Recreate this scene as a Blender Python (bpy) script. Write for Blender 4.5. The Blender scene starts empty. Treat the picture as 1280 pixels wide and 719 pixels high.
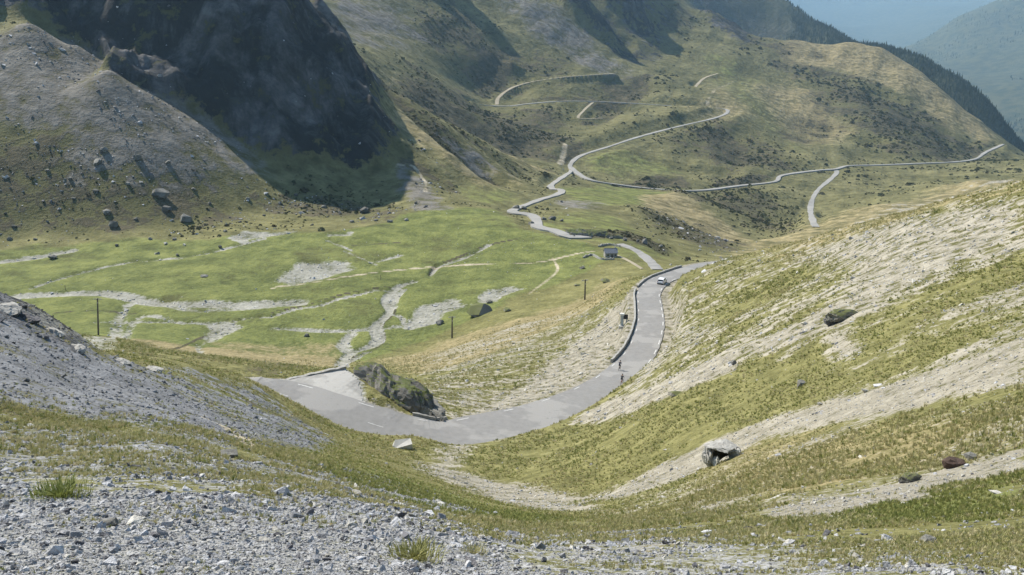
import bpy, bmesh, math, random
import numpy as np
from mathutils import Vector, Matrix

random.seed(7); np.random.seed(7)
scene = bpy.context.scene
col = scene.collection
R = math.radians

# ------------------------------------------------------------------ camera, sky, sun, exposure
PITCH = R(16.6)
FPX = 1108.5                      # focal length in pixels of the 1280 px wide photograph
cam_d = bpy.data.cameras.new('camera'); cam = bpy.data.objects.new('camera', cam_d); col.objects.link(cam)
cam.location = (0, 0, 0); cam.rotation_euler = (R(90) - PITCH, 0, 0)
cam_d.sensor_width = 36.0; cam_d.lens = 36.0 * FPX / 1280.0
cam_d.clip_start = 0.1; cam_d.clip_end = 60000
scene.camera = cam

SUN_AZ = R(-45)                   # measured from +Y towards +X (negative: left of the view)
SUN_EL = R(43)
SDIR = np.array([math.sin(SUN_AZ) * math.cos(SUN_EL), math.cos(SUN_AZ) * math.cos(SUN_EL), math.sin(SUN_EL)])
world = bpy.data.worlds.new('World'); scene.world = world; world.use_nodes = True
wn = world.node_tree; wn.nodes.clear()
sky = wn.nodes.new('ShaderNodeTexSky'); sky.sky_type = 'NISHITA'; sky.sun_disc = False
sky.sun_elevation = SUN_EL; sky.sun_rotation = SUN_AZ; sky.altitude = 2100; sky.air_density = 1.0; sky.dust_density = 0.6
bg = wn.nodes.new('ShaderNodeBackground'); bg.inputs[1].default_value = 0.05
wo = wn.nodes.new('ShaderNodeOutputWorld')
wn.links.new(sky.outputs[0], bg.inputs[0]); wn.links.new(bg.outputs[0], wo.inputs[0])
sd = bpy.data.lights.new('sun', 'SUN'); sd.energy = 4.2; sd.angle = R(0.53); sd.color = (1.0, 0.93, 0.82)
so = bpy.data.objects.new('sun', sd); col.objects.link(so)
so.rotation_euler = Vector(SDIR).to_track_quat('Z', 'Y').to_euler()
vs = scene.view_settings
vs.view_transform = 'Standard'; vs.look = 'None'; vs.gamma = 1.0; vs.exposure = 1.32; vs.use_curve_mapping = False

# ------------------------------------------------------------------ maths helpers
SP, CP = math.sin(PITCH), math.cos(PITCH)
def ray(px, py):
    X = (px - 640.0) / FPX; Y = (359.5 - py) / FPX
    return np.array([X, CP + Y * SP, -SP + Y * CP])
def pt(px, py, r=None, z=None):
    """a point of the place, sighted from the camera station at horizontal range r (or at height z)"""
    d = ray(px, py); h = math.hypot(d[0], d[1])
    k = r / h if r is not None else z / d[2]
    return d * k

def _hash(ix, iy, seed):
    h = (ix.astype(np.int64) * 374761393 + iy.astype(np.int64) * 668265263 + seed * 974634777) & 0xffffffff
    h = ((h ^ (h >> 13)) * 1274126177) & 0xffffffff
    h = (h ^ (h >> 16)) & 0xffffffff
    return h.astype(np.float64) / 4294967295.0
def vnoise(x, y, seed=0):
    x0 = np.floor(x); y0 = np.floor(y); fx = x - x0; fy = y - y0
    ix = x0.astype(np.int64); iy = y0.astype(np.int64)
    u = fx * fx * fx * (fx * (fx * 6 - 15) + 10); v = fy * fy * fy * (fy * (fy * 6 - 15) + 10)
    a = _hash(ix, iy, seed); b = _hash(ix + 1, iy, seed); c = _hash(ix, iy + 1, seed); d = _hash(ix + 1, iy + 1, seed)
    return ((a * (1 - u) + b * u) * (1 - v) + (c * (1 - u) + d * u) * v) * 2 - 1
def fbm(x, y, lam, octv=4, seed=0, gain=0.5):
    s = 0; a = 1.0; n = 0
    for k in range(octv):
        c, sn = math.cos(0.7 * k + seed), math.sin(0.7 * k + seed)
        s = s + a * vnoise((x * c - y * sn) / lam, (x * sn + y * c) / lam, seed + 17 * k); n += a
        a *= gain; lam *= 0.5
    return s / n
def sstep(a, b, x):
    t = np.clip((x - a) / (b - a), 0, 1); return t * t * (3 - 2 * t)

# ------------------------------------------------------------------ the lie of the land: surveyed points
CTRL = []
def P(*pts):
    for (px, py, r) in pts: CTRL.append(pt(px, py, r=r))
def Z(z, *pts):
    for (px, py) in pts: CTRL.append(pt(px, py, z=z))

# the near slope under the camera station
P(*[(x, 719, 5.5) for x in (-150, 0, 200, 400, 600, 800, 1000, 1280, 1430)])
P((-120, 600, 14), (-120, 500, 33), (-120, 420, 52), (0, 660, 8.6), (0, 600, 14), (0, 560, 20), (0, 515, 30), (0, 450, 45),
  (100, 600, 13.5), (100, 570, 19), (100, 530, 30), (100, 480, 48),
  (200, 660, 8), (200, 600, 13.5), (200, 560, 20), (200, 530, 30), (200, 490, 54),
  (350, 660, 8), (350, 610, 13), (350, 585, 22), (350, 560, 40), (350, 530, 65), (350, 505, 92),
  (430, 565, 62), (420, 545, 84),
  (500, 670, 7.5), (500, 640, 11), (500, 620, 22), (500, 600, 42), (500, 580, 70), (500, 566, 88),
  (620, 665, 14), (620, 640, 35), (620, 620, 60), (620, 600, 76), (620, 570, 88),
  (740, 680, 11), (740, 665, 18), (740, 650, 35), (740, 620, 60), (740, 580, 72), (740, 540, 96),
  (850, 680, 9.5), (850, 665, 15), (850, 640, 30), (850, 610, 42), (850, 560, 62), (850, 500, 80), (850, 440, 118), (850, 385, 172),
  (1000, 680, 9), (1000, 655, 14), (1000, 620, 22), (1000, 560, 40), (1000, 480, 66), (1000, 400, 95), (1000, 335, 160),
  (1150, 670, 10), (1150, 640, 15), (1150, 580, 26), (1150, 500, 42), (1150, 400, 70), (1150, 300, 120),
  (1280, 670, 9.5), (1280, 640, 13), (1280, 580, 20), (1280, 520, 28), (1280, 430, 45), (1280, 350, 75), (1280, 280, 110),
  (1420, 600, 15), (1420, 480, 30), (1420, 350, 62), (1420, 260, 95))
# left scree ridge: its crest, and the bench behind it that carries the power line
P((-120, 325, 66), (-60, 350, 68), (0, 374, 70), (30, 388, 71), (60, 404, 72), (110, 436, 75), (160, 447, 80), (220, 455, 85), (300, 471, 96))
P((-60, 385, 95), (0, 420, 105), (60, 440, 110), (0, 415, 220), (60, 420, 218))
P((110, 421, 216), (150, 426, 213), (190, 434, 208), (250, 445, 200), (330, 455, 190), (410, 462, 172), (160, 440, 120), (300, 462, 130), (370, 466, 156))
P((0, 430, 270), (110, 437, 262), (250, 460, 245), (360, 470, 225), (430, 470, 190))
# the upper road with its wide bend
ROAD_A = [(300, 486, -46.6), (345, 492, -47.2), (400, 510, -48), (450, 526, -49), (500, 540, -50), (560, 545, -51), (620, 533, -52.2), (680, 517, -53.8),
          (740, 492, -56), (780, 464, -58), (803, 436, -60), (813, 405, -61.5), (812, 383, -63), (811, 366, -64.2), (823, 352, -65.3),
          (845, 343, -66.2), (866, 336, -67)]
for (a, b, z) in ROAD_A: CTRL.append(pt(a, b, z=z))
P((335, 487, 100), (372, 510, 94), (402, 530, 90))
LAYBY = np.array([pt(a, b, z=-48.2) for a, b in [(330, 494), (345, 486), (388, 476), (432, 466), (450, 478), (452, 497), (478, 510), (505, 527), (470, 527), (400, 508)]])
for p_ in LAYBY: CTRL.append(p_)
# slope below the upper road, down to the meadow
P((600, 470, 172), (600, 430, 260), (640, 450, 192), (700, 420, 232), (650, 400, 300), (720, 385, 300), (770, 352, 300), (570, 500, 131), (620, 500, 141),
  (690, 470, 163), (745, 430, 190), (765, 395, 215), (520, 450, 262), (550, 470, 200), (480, 470, 215), (440, 480, 180), (790, 352, 255))
# meadow in the bowl
Z(-117, (60, 398), (150, 400), (250, 415), (350, 438), (450, 440), (520, 440), (60, 350), (150, 350), (250, 370), (350, 400), (450, 400), (550, 400), (350, 350), (450, 350), (550, 350), (-60, 350), (-60, 390))
Z(-115.5, (565, 422), (150, 310), (250, 320), (350, 310), (450, 305), (550, 300), (640, 350), (690, 335), (0, 310), (640, 310))
Z(-113.5, (100, 292), (200, 288), (300, 285), (400, 285), (480, 280), (560, 262), (620, 275), (0, 292), (762, 322), (700, 300), (-100, 300))
P((731, 374, 332), (818, 338, 395), (790, 312, 462), (745, 297, 505), (800, 298, 520), (850, 320, 510))
# behind the bowl: the road climbs down the valley to the junction
P((640, 266, 590), (665, 255, 650), (697, 243, 760), (690, 235, 840), (700, 224, 1000), (715, 211, 1210),
  (740, 268, 640), (750, 245, 800), (800, 262, 720), (820, 245, 1000), (860, 290, 700), (900, 300, 800), (950, 292, 900), (880, 262, 950))
# right hillside crest and the hidden ground behind it
P((872, 333, 256), (900, 326, 246), (950, 312, 228), (1000, 300, 211), (1060, 285, 195), (1120, 268, 180), (1200, 246, 160), (1280, 225, 140), (1420, 190, 118))
P((880, 350, 330), (950, 338, 300), (1060, 315, 260), (1200, 285, 215), (1400, 235, 165))
P((900, 322, 560), (1000, 315, 560), (1150, 300, 560), (1280, 290, 560), (1420, 290, 560), (1060, 260, 1000), (1280, 235, 1100), (1420, 235, 1100))
# gorge side and the far roads
P((780, 232, 1150), (870, 239, 1200), (930, 231, 1300), (980, 219, 1430), (1030, 213, 1510), (1060, 208, 1560), (1150, 205, 1720), (1225, 198, 2050), (1252, 181, 2200),
  (1030, 228, 1420), (1014, 255, 1250), (1018, 280, 1130), (1150, 228, 1500), (1280, 195, 2000), (1400, 200, 2000), (960, 255, 1180), (1100, 250, 1250))
P((760, 185, 1360), (830, 163, 1520), (905, 144, 1720), (880, 134, 1770), (760, 128, 1680), (640, 132, 1560), (600, 131, 1530),
  (770, 92, 1850), (640, 110, 1650), (750, 160, 1480), (700, 190, 1290), (650, 170, 1350), (620, 150, 1400), (820, 205, 1330), (900, 190, 1480), (960, 185, 1560))
P((1000, 150, 1900), (1100, 150, 2000), (1060, 180, 1750), (1180, 178, 2080), (1000, 100, 2250), (1100, 100, 2350), (900, 100, 2050))
# brown hill crest and hollow behind it
P((870, 18, 2700), (930, 44, 2750), (1000, 56, 2750), (1060, 62, 2750), (1100, 68, 2720), (1150, 96, 2600), (1200, 133, 2450), (1250, 172, 2300), (1290, 205, 2250), (900, 62, 2350))
P((930, 80, 3200), (1000, 95, 3150), (1060, 100, 3150), (1120, 110, 3100), (1180, 150, 2900), (1240, 200, 2700), (1320, 230, 2700))
# near green flank right of the cliffs, its edge and the gully behind
P((470, 100, 860), (515, 128, 850), (560, 155, 860), (600, 177, 910), (640, 196, 980), (685, 212, 1120), (430, 72, 900),
  (500, 145, 790), (560, 200, 720), (520, 235, 632), (505, 205, 680), (560, 235, 655), (600, 225, 770), (640, 240, 720))
P((470, 130, 1010), (540, 165, 1040), (600, 190, 1090), (650, 208, 1150))
P((480, 50, 1480), (420, 20, 1480), (550, 100, 1450), (560, 130, 1320), (600, 60, 1740), (660, 60, 1830), (500, 0, 1780), (600, 0, 2000), (700, 0, 2150), (760, 30, 2180), (830, 70, 2180), (820, 0, 2550),
  (500, -50, 1950), (600, -45, 2200), (700, -45, 2400), (800, -50, 2800), (680, 110, 1660))
# left mountain: talus cones, cliffs, the peak above
P((0, 250, 590), (100, 245, 580), (200, 250, 575), (300, 262, 580), (400, 262, 585), (100, 200, 606), (0, 200, 618), (0, 120, 675), (60, 120, 665), (-80, 120, 680),
  (130, 150, 640), (135, 93, 682), (110, 105, 690), (100, 97, 735), (45, 42, 745), (0, 45, 750), (-80, 40, 750), (-80, 220, 600),
  (180, 130, 676), (225, 175, 655), (270, 216, 632), (200, 190, 615), (260, 235, 600), (330, 236, 628), (400, 240, 625), (450, 245, 630))
P((170, 100, 718), (230, 150, 688), (300, 200, 662), (360, 205, 660), (430, 225, 652), (480, 215, 672), (430, 180, 690), (350, 150, 694), (300, 130, 704), (480, 180, 705),
  (250, 90, 720), (350, 90, 725), (420, 120, 728), (460, 130, 745), (250, 0, 750), (330, 0, 768), (350, 50, 745), (400, 70, 768), (440, 78, 815),
  (465, 108, 785), (400, 40, 850), (365, 5, 880), (100, 40, 790), (50, 20, 800), (0, 0, 810))
P((100, -165, 852), (170, -205, 842), (230, -175, 840), (285, -118, 860), (330, -60, 880), (30, -95, 860), (-60, -60, 880), (350, -30, 940), (-150, -40, 900),
  (100, -110, 1100), (250, -60, 1100), (360, 20, 1100), (420, 60, 1100), (-150, -30, 1100), (450, 90, 1060))
P((100, -110, 2000), (300, -70, 2200), (-150, -110, 2000), (0, -120, 3000), (400, -90, 3000))
# far ranges
P((600, -80, 3600), (800, -70, 3600), (860, -30, 4100), (900, -14, 4250), (950, 4, 4300), (1000, 28, 4300), (1045, 50, 4250), (1090, 78, 4150),
  (880, 50, 3700), (950, 70, 3800))
P((1060, 58, 3500), (1100, 56, 3450), (1150, 74, 3350), (1200, 102, 3250), (1235, 135, 3150), (1254, 166, 3050), (1275, 205, 3000))
P((1100, 105, 4300), (1180, 160, 4000), (1000, 70, 5200), (1240, 190, 3700))
P((1280, 165, 6880), (1280, 120, 8000), (1240, 140, 7520), (1220, 100, 8960), (1280, 70, 9600), (1200, 60, 10560), (1160, 75, 10560), (1140, 52, 11520), (1200, 18, 12000), (1280, -16, 12160), (1280, 30, 11040), (1420, -60, 12160), (1420, 60, 9600), (1420, 160, 7200), (1420, 215, 3200))
P((1280, 10, 13500), (1160, 66, 13000), (1050, 84, 9000), (1050, 70, 14000), (960, 30, 14500), (1150, 58, 15500), (1050, 30, 19000), (960, 5, 19000), (1150, 20, 19000), (1000, -30, 25000), (1150, -14, 25000), (1280, -22, 25000), (850, -70, 24000), (500, -130, 24000), (100, -140, 24000), (1420, -60, 25000),
  (850, -60, 29000), (1150, -24, 29000))
CTRL = np.array(CTRL)
AK = 2.2; MQC = 0.03; THC = R(46)
def _uv(x, y):
    r = np.hypot(x, y); th = np.arctan2(x, y)
    return np.clip(th, -THC, THC) * AK, np.log(np.maximum(r, 5.0)), r, th
_cu, _cv, _cr, _ct = _uv(CTRL[:, 0], CTRL[:, 1])
_val = CTRL[:, 2] / _cr
_n = len(CTRL)
_D = np.sqrt((_cu[:, None] - _cu[None]) ** 2 + (_cv[:, None] - _cv[None]) ** 2 + MQC ** 2)
_A = np.zeros((_n + 3, _n + 3)); _A[:_n, :_n] = _D - 2.0e-3 * np.eye(_n)
_A[:_n, _n] = 1; _A[:_n, _n + 1] = _cu; _A[:_n, _n + 2] = _cv; _A[_n:, :_n] = _A[:_n, _n:].T
_w = np.linalg.solve(_A, np.concatenate([_val, np.zeros(3)]))
# tabulate once on a fine (bearing, log range) chart, then look up with cubic interpolation
GU = np.linspace(-THC * AK, THC * AK, 420); GV = np.linspace(math.log(5.0), math.log(31000.0), 660)
_T = np.empty((len(GU), len(GV)))
for i, u in enumerate(GU):
    d = np.sqrt((u - _cu[None]) ** 2 + (GV[:, None] - _cv[None]) ** 2 + MQC ** 2)
    _T[i] = d @ _w[:_n] + _w[_n] + _w[_n + 1] * u + _w[_n + 2] * GV
def _cub(f):
    return (-0.5 * f + f * f - 0.5 * f ** 3, 1 - 2.5 * f * f + 1.5 * f ** 3, 0.5 * f + 2 * f * f - 1.5 * f ** 3, -0.5 * f * f + 0.5 * f ** 3)
def base_h(x, y):
    x = np.asarray(x, float); y = np.asarray(y, float)
    u, v, r, th = _uv(x, y)
    a = np.clip((u - GU[0]) / (GU[1] - GU[0]), 0, len(GU) - 1.001); b = np.clip((v - GV[0]) / (GV[1] - GV[0]), 0, len(GV) - 1.001)
    ia = a.astype(int); ib = b.astype(int); wa = _cub(a - ia); wb = _cub(b - ib)
    t = 0
    for i in range(4):
        ii = np.clip(ia + i - 1, 0, len(GU) - 1)
        for j in range(4):
            t = t + wa[i] * wb[j] * _T[ii, np.clip(ib + j - 1, 0, len(GV) - 1)]
    # behind the station the hillside simply goes on
    back = sstep(R(54), R(110), np.abs(th))
    t = t * (1 - back) + back * (-0.12)
    z = t * r
    R0 = 5.0
    k = np.clip(r / R0, 0, 1)
    return np.where(r < R0, -1.62 + (t * R0 + 1.62) * k, z)
def trace(px, py, rmin=5.0, rmax=30000.0):
    """first hit of sight lines with the land"""
    px = np.atleast_1d(np.asarray(px, float)); py = np.atleast_1d(np.asarray(py, float))
    out = np.zeros((len(px), 3)); rs = np.exp(np.linspace(math.log(rmin), math.log(rmax), 1400))
    for k in range(len(px)):
        d = ray(px[k], py[k]); d = d / math.hypot(d[0], d[1])
        below = base_h(d[0] * rs, d[1] * rs) >= d[2] * rs
        i = int(np.argmax(below)) if below.any() else len(rs) - 1
        lo, hi = rs[max(i - 1, 0)], rs[i]
        for _ in range(14):
            m = 0.5 * (lo + hi)
            if base_h(d[0] * m, d[1] * m) >= d[2] * m: hi = m
            else: lo = m
        out[k] = d * hi; out[k, 2] = base_h(d[0] * hi, d[1] * hi)
    return out

# ------------------------------------------------------------------ lines and areas surveyed on the land
def spline(pts, step):
    pts = np.asarray(pts, float); out = []
    n = len(pts)
    for i in range(n - 1):
        p0 = pts[max(i - 1, 0)]; p1 = pts[i]; p2 = pts[i + 1]; p3 = pts[min(i + 2, n - 1)]
        m = max(2, int(np.linalg.norm(p2 - p1) / step))
        for k in range(m):
            w = _cub(k / m); out.append(p0 * w[0] + p1 * w[1] + p2 * w[2] + p3 * w[3])
    out.append(pts[-1]); return np.array(out)
def smooth_z(p, n=2, k=2):
    p = p.copy()
    for _ in range(n):
        q = p.copy(); q[1:-1, 2] = 0.25 * p[:-2, 2] + 0.5 * p[1:-1, 2] + 0.25 * p[2:, 2]; p = q
    return p
def on_land(pxs):
    a = np.array(pxs, float); return trace(a[:, 0], a[:, 1])

roadA = spline([pt(240, 486, r=122)] + [pt(a, b, z=z) for (a, b, z) in ROAD_A] + [pt(885, 331, r=268), pt(915, 327, r=300)], 1.0)
def wA(i, n):                                            # the bend is wider than the straight
    f = i / n; return 6.0 + 4.2 * math.exp(-((f - 0.14) / 0.13) ** 2)
roadB = spline(on_land([(822, 337), (812, 326), (795, 313), (775, 305)]), 2.0)
roadC = spline(on_land([(735, 297), (712, 295), (692, 289), (672, 284), (671, 277), (664, 270), (640, 265), (655, 258), (676, 250), (696, 244), (702, 239), (688, 234),
                         (700, 224), (714, 214), (713, 206), (726, 195), (760, 184), (800, 171), (850, 158), (893, 148), (909, 141), (903, 136), (860, 134), (800, 130), (740, 127), (700, 127), (660, 130), (635, 133), (600, 131), (585, 126)]), 5.0)
roadD = spline(on_land([(713, 210), (724, 219), (740, 226), (780, 233), (830, 238), (875, 239), (925, 233), (968, 228), (978, 220), (1020, 214), (1045, 212), (1060, 208), (1100, 207), (1150, 205), (1195, 203), (1220, 199), (1232, 191), (1254, 181)]), 5.0)
roadE = spline(on_land([(1043, 212), (1046, 216), (1036, 226), (1024, 236), (1016, 248), (1013, 262), (1016, 276), (1020, 284)]), 5.0)
trackF = spline(on_land([(621, 131), (625, 120), (650, 106), (700, 97), (768, 92)]), 6.0)
trackG = spline(on_land([(741, 128), (729, 139), (724, 148), (752, 148)]), 6.0)
trackH = spline(on_land([(868, 110), (880, 98), (897, 92)]), 6.0)
trackI = spline(on_land([(771, 319), (786, 326), (803, 336)]), 3.0)
ROADS = [('road', roadA, None, 0.06, 3.0), ('road', roadB, 5.2, 0.1, 3.0), ('road', smooth_z(roadC, 6), 7.0, 0.7, 10.0), ('road', smooth_z(roadD, 6), 7.5, 1.4, 16.0),
         ('road', smooth_z(roadE, 6), 7.5, 0.4, 12.0), ('dirt_track', smooth_z(trackF, 4), 6.5, 0.25, 4.0), ('dirt_track', smooth_z(trackG, 4), 5.0, 0.25, 4.0),
         ('dirt_track', smooth_z(trackH, 4), 6.5, 0.25, 4.0), ('dirt_track', smooth_z(trackI, 2), 1.6, 0.05, 1.5)]
def near_line(x, y, line, lim):
    """distance to a polyline, the parameter of the nearest point; only where closer than lim"""
    d = np.full(x.shape, 1e9); zz = np.zeros(x.shape); side = np.zeros(x.shape)
    bb = (x > line[:, 0].min() - lim) & (x < line[:, 0].max() + lim) & (y > line[:, 1].min() - lim) & (y < line[:, 1].max() + lim)
    idx = np.nonzero(bb)[0]
    for s in range(0, len(line) - 1):
        a = line[s]; b = line[s + 1]
        xs = x[idx]; ys = y[idx]
        m = (xs > min(a[0], b[0]) - lim) & (xs < max(a[0], b[0]) + lim) & (ys > min(a[1], b[1]) - lim) & (ys < max(a[1], b[1]) + lim)
        j = idx[m]
        if len(j) == 0: continue
        ab = b[:2] - a[:2]; L = ab @ ab + 1e-9
        t = np.clip(((x[j] - a[0]) * ab[0] + (y[j] - a[1]) * ab[1]) / L, 0, 1)
        dx = x[j] - a[0] - t * ab[0]; dy = y[j] - a[1] - t * ab[1]; dd = np.hypot(dx, dy)
        k = dd < d[j]; jj = j[k]
        d[jj] = dd[k]; zz[jj] = (a[2] + (b[2] - a[2]) * t)[k]; side[jj] = np.sign(ab[0] * dy - ab[1] * dx)[k]
    return d, zz, side

# ------------------------------------------------------------------ the mesh of the ground
th_f = np.linspace(R(-36), R(36), 1060)
th_l = -np.linspace(0, 1, 34)[::-1] ** 1.6 * (math.pi - R(36)) - R(36); th_r = -th_l[::-1]
TH = np.concatenate([th_l[:-1], th_f, th_r[1:]])
def lrows(a, b, n): return np.exp(np.linspace(math.log(a), math.log(b), n, endpoint=False))
RS = np.concatenate([lrows(0.3, 4.4, 14), lrows(4.4, 60, 300), lrows(60, 320, 330), lrows(320, 2600, 400), lrows(2600, 30000, 150), [30000.0]])
NC, NR = len(TH), len(RS)
rr, tt = np.meshgrid(RS, TH, indexing='ij')
rr = rr.ravel(); tt = tt.ravel()
GX = rr * np.sin(tt); GY = rr * np.cos(tt)
GZ = base_h(GX, GY)
front = np.abs(tt) < R(44)

# ---- areas of ground cover, each an outline on the land
lnr = np.log(np.maximum(rr, 1.0))
_nw = 1 + 5.0 * sstep(40, 12, rr)
wu = _nw * 0.010 * fbm(tt * 40, lnr * 40, 1.6, 4, 3); wv = _nw * 0.014 * fbm(tt * 40, lnr * 40, 1.6, 4, 5)
CU = tt + wu; CV = lnr + wv
def area(outline, feather=0.012, val=1.0):
    p = on_land(outline); pu = np.arctan2(p[:, 0], p[:, 1]); pv = np.log(np.hypot(p[:, 0], p[:, 1]))
    f = feather * 1.5
    idx = np.nonzero((CU > pu.min() - f) & (CU < pu.max() + f) & (CV > pv.min() - f) & (CV < pv.max() + f))[0]
    m = np.zeros(len(rr))
    if len(idx) == 0: return m
    x = CU[idx]; y = CV[idx]; ins = np.zeros(len(idx), bool); d = np.full(len(idx), 1e9); n = len(pu)
    for i in range(n):
        ax, ay, bx, by = pu[i], pv[i], pu[(i + 1) % n], pv[(i + 1) % n]
        c = ((ay > y) != (by > y)) & (x < (bx - ax) * (y - ay) / (by - ay + 1e-15) + ax); ins ^= c
        L = (bx - ax) ** 2 + (by - ay) ** 2 + 1e-12
        t = np.clip(((x - ax) * (bx - ax) + (y - ay) * (by - ay)) / L, 0, 1)
        d = np.minimum(d, np.hypot(x - ax - t * (bx - ax), y - ay - t * (by - ay)))
    sd_ = np.where(ins, d, -d)
    m[idx] = val * sstep(-feather, feather, sd_); return m
def band(pxs, width, soft=0.6, val=1.0, warp=1.0):
    p = spline(on_land(pxs), max(width, 1.0))
    w = width * (1 + warp * 0.5 * fbm(GX, GY, width * 6, 3, 11)) * 0.5
    d, _, _ = near_line(GX + 0 * w, GY, p, width * 3)
    return val * sstep(1 + soft, 1 - soft, d / np.maximum(w, 0.05))
def mx(*a):
    r_ = a[0]
    for b in a[1:]: r_ = np.maximum(r_, b)
    return r_
lush = mx(area([(-60, 330), (60, 305), (120, 298), (200, 300), (260, 302), (330, 290), (400, 290), (480, 276), (515, 263), (560, 259), (620, 262), (650, 285), (700, 298), (750, 308), (760, 325), (735, 338), (700, 352), (640, 372),
                (600, 396), (560, 414), (500, 432), (460, 452), (420, 453), (300, 446), (200, 437), (100, 417), (-60, 400)]),
          area([(700, 236), (760, 229), (830, 243), (800, 260), (720, 262)], val=0.8), area([(655, 290), (690, 268), (760, 262), (800, 290), (850, 318), (800, 335), (740, 300), (700, 300)], 0.02, 0.6),
          area([(720, 200), (760, 190), (830, 195), (860, 215), (800, 222), (740, 215)], 0.02, 0.55),
          area([(400, 590), (450, 580), (520, 598), (620, 634), (760, 646), (700, 655), (600, 648), (480, 622)], 0.05, 0.8),
          area([(880, 70), (930, 80), (980, 130), (1000, 190), (940, 150), (890, 100)], 0.03, 0.5), area([(560, 225), (660, 235), (640, 262), (580, 250)], 0.02, 0.5),
          area([(1000, 640), (1100, 625), (1280, 590), (1290, 640), (1200, 655), (1060, 655)], 0.08, 0.7))
meadow_n = fbm(GX, GY, 38, 4, 91)
lush = lush * np.clip(0.92 + 0.5 * meadow_n * (rr > 240), 0.25, 1.0)
dry = mx(area([(793, 694), (812, 672), (824, 678), (808, 704)], 0.012, 1.0), area([(250, 425), (420, 430), (430, 452), (300, 447)], 0.02, 0.6),
         area([(960, 56), (1080, 62), (1180, 118), (1250, 172), (1190, 160), (1120, 105), (1050, 84), (980, 80)], 0.03, 0.95), area([(935, 108), (1000, 98), (1040, 120), (1065, 155), (1010, 182), (960, 150)], 0.04, 0.8),
         area([(800, 243), (850, 248), (900, 272), (955, 300), (905, 312), (860, 290), (800, 262)], 0.02, 0.85), area([(300, 440), (420, 446), (428, 458), (330, 454), (200, 438), (100, 418), (180, 424)], 0.01, 0.9),
         area([(470, 452), (560, 424), (640, 400), (720, 376), (765, 350), (775, 362), (740, 385), (680, 415), (600, 450), (520, 468)], 0.03, 0.8), area([(1060, 60), (1110, 70), (1255, 172), (1230, 172), (1100, 85)], 0.03, 0.9),
         area([(880, 560), (1000, 540), (1180, 520), (1280, 510), (1280, 555), (1120, 590), (960, 625), (860, 620)], 0.08, 0.65), area([(900, 110), (960, 150), (900, 165), (850, 140)], 0.05, 0.5),
         area([(400, 60), (480, 90), (600, 110), (560, 130), (470, 100)], 0.03, 0.6), area([(620, 200), (700, 208), (670, 225), (560, 175), (500, 130)], 0.03, 0.35),
         area([(900, 300), (1000, 285), (1280, 222), (1280, 240), (1100, 290), (960, 330)], 0.05, 0.6))
# long chutes run down the right hillside, from right to left
strk = fbm((GY - 0.25 * GX), GX * 0.16, 5.5, 4, 21) * 1.0 + 0.5 * fbm(GX, GY, 4.0, 3, 23)
hillR = area([(860, 345), (1000, 300), (1280, 224), (1420, 190), (1420, 560), (1280, 590), (900, 650), (700, 640), (560, 585), (600, 548), (720, 528), (790, 480), (830, 430), (835, 370)], 0.03)
grassy = area([(575, 552), (700, 531), (830, 488), (930, 456), (1000, 446), (1010, 500), (900, 545), (800, 590), (720, 618), (640, 600), (585, 580)], 0.05)
scree = mx(np.clip(hillR * (0.20 + 0.72 * strk) - 0.5 * grassy, 0, 0.75),
           area([(1285, 244), (1180, 264), (1090, 285), (1020, 306), (1000, 330), (1060, 330), (1050, 370), (1000, 400), (930, 432), (900, 450), (930, 452), (1000, 430), (1090, 392), (1150, 352), (1285, 292)], 0.03, 0.78),
           area([(710, 527), (760, 500), (830, 478), (925, 438), (932, 456), (860, 490), (800, 512), (740, 530)], 0.02), area([(829, 372), (850, 362), (856, 400), (835, 450), (800, 478), (770, 495), (800, 470), (826, 430)], 0.02, 0.9),
           area([(850, 390), (900, 405), (890, 425), (840, 450)], 0.03, 0.75),
           area([(1290, 416), (1200, 448), (1100, 480), (1000, 513), (900, 548), (800, 594), (725, 627), (770, 625), (900, 578), (960, 548), (1080, 522), (1180, 500), (1290, 478)], 0.03, 0.95),
           area([(1290, 556), (1200, 580), (1100, 606), (970, 636), (990, 650), (1080, 636), (1200, 606), (1290, 582)], 0.03, 0.95), area([(850, 628), (930, 620), (935, 636), (860, 642)], 0.04, 0.8),
           area([(1030, 410), (1055, 398), (1078, 442), (1050, 452), (1035, 432)], 0.02, 0.9),
           area([(515, 575), (575, 588), (640, 604), (720, 622), (745, 640), (640, 632), (570, 606), (530, 592)], 0.04, 0.85), area([(572, 548), (592, 556), (580, 580), (545, 585), (550, 562)], 0.03, 0.8),
           area([(792, 372), (803, 410), (785, 450), (720, 484), (650, 514), (600, 532), (556, 534), (590, 510), (660, 472), (730, 415), (770, 378)], 0.02, 0.88),
           area([(520, 445), (600, 422), (700, 392), (770, 372), (700, 450), (600, 512), (560, 525), (530, 490)], 0.03, 0.42) * (1 + 0.9 * strk))
talus = mx(area([(430, 0), (500, 8), (525, 50), (470, 62), (420, 40)], 0.04, 0.75), area([(610, -10), (700, 8), (790, 84), (760, 92), (680, 50)], 0.03, 0.7),
           area([(500, 205), (530, 222), (562, 262), (518, 264), (505, 235)], 0.015, 0.8), area([(545, 165), (600, 195), (640, 224), (600, 218)], 0.015, 0.7), area([(-60, 45), (45, 42), (132, 93), (165, 150), (110, 175), (60, 165), (-60, 130)], 0.02, 0.8),
           area([(180, 140), (225, 178), (275, 225), (240, 240), (200, 200)], 0.015, 0.6), area([(690, 250), (740, 250), (760, 262), (700, 262)], 0.012, 0.6))
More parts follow.
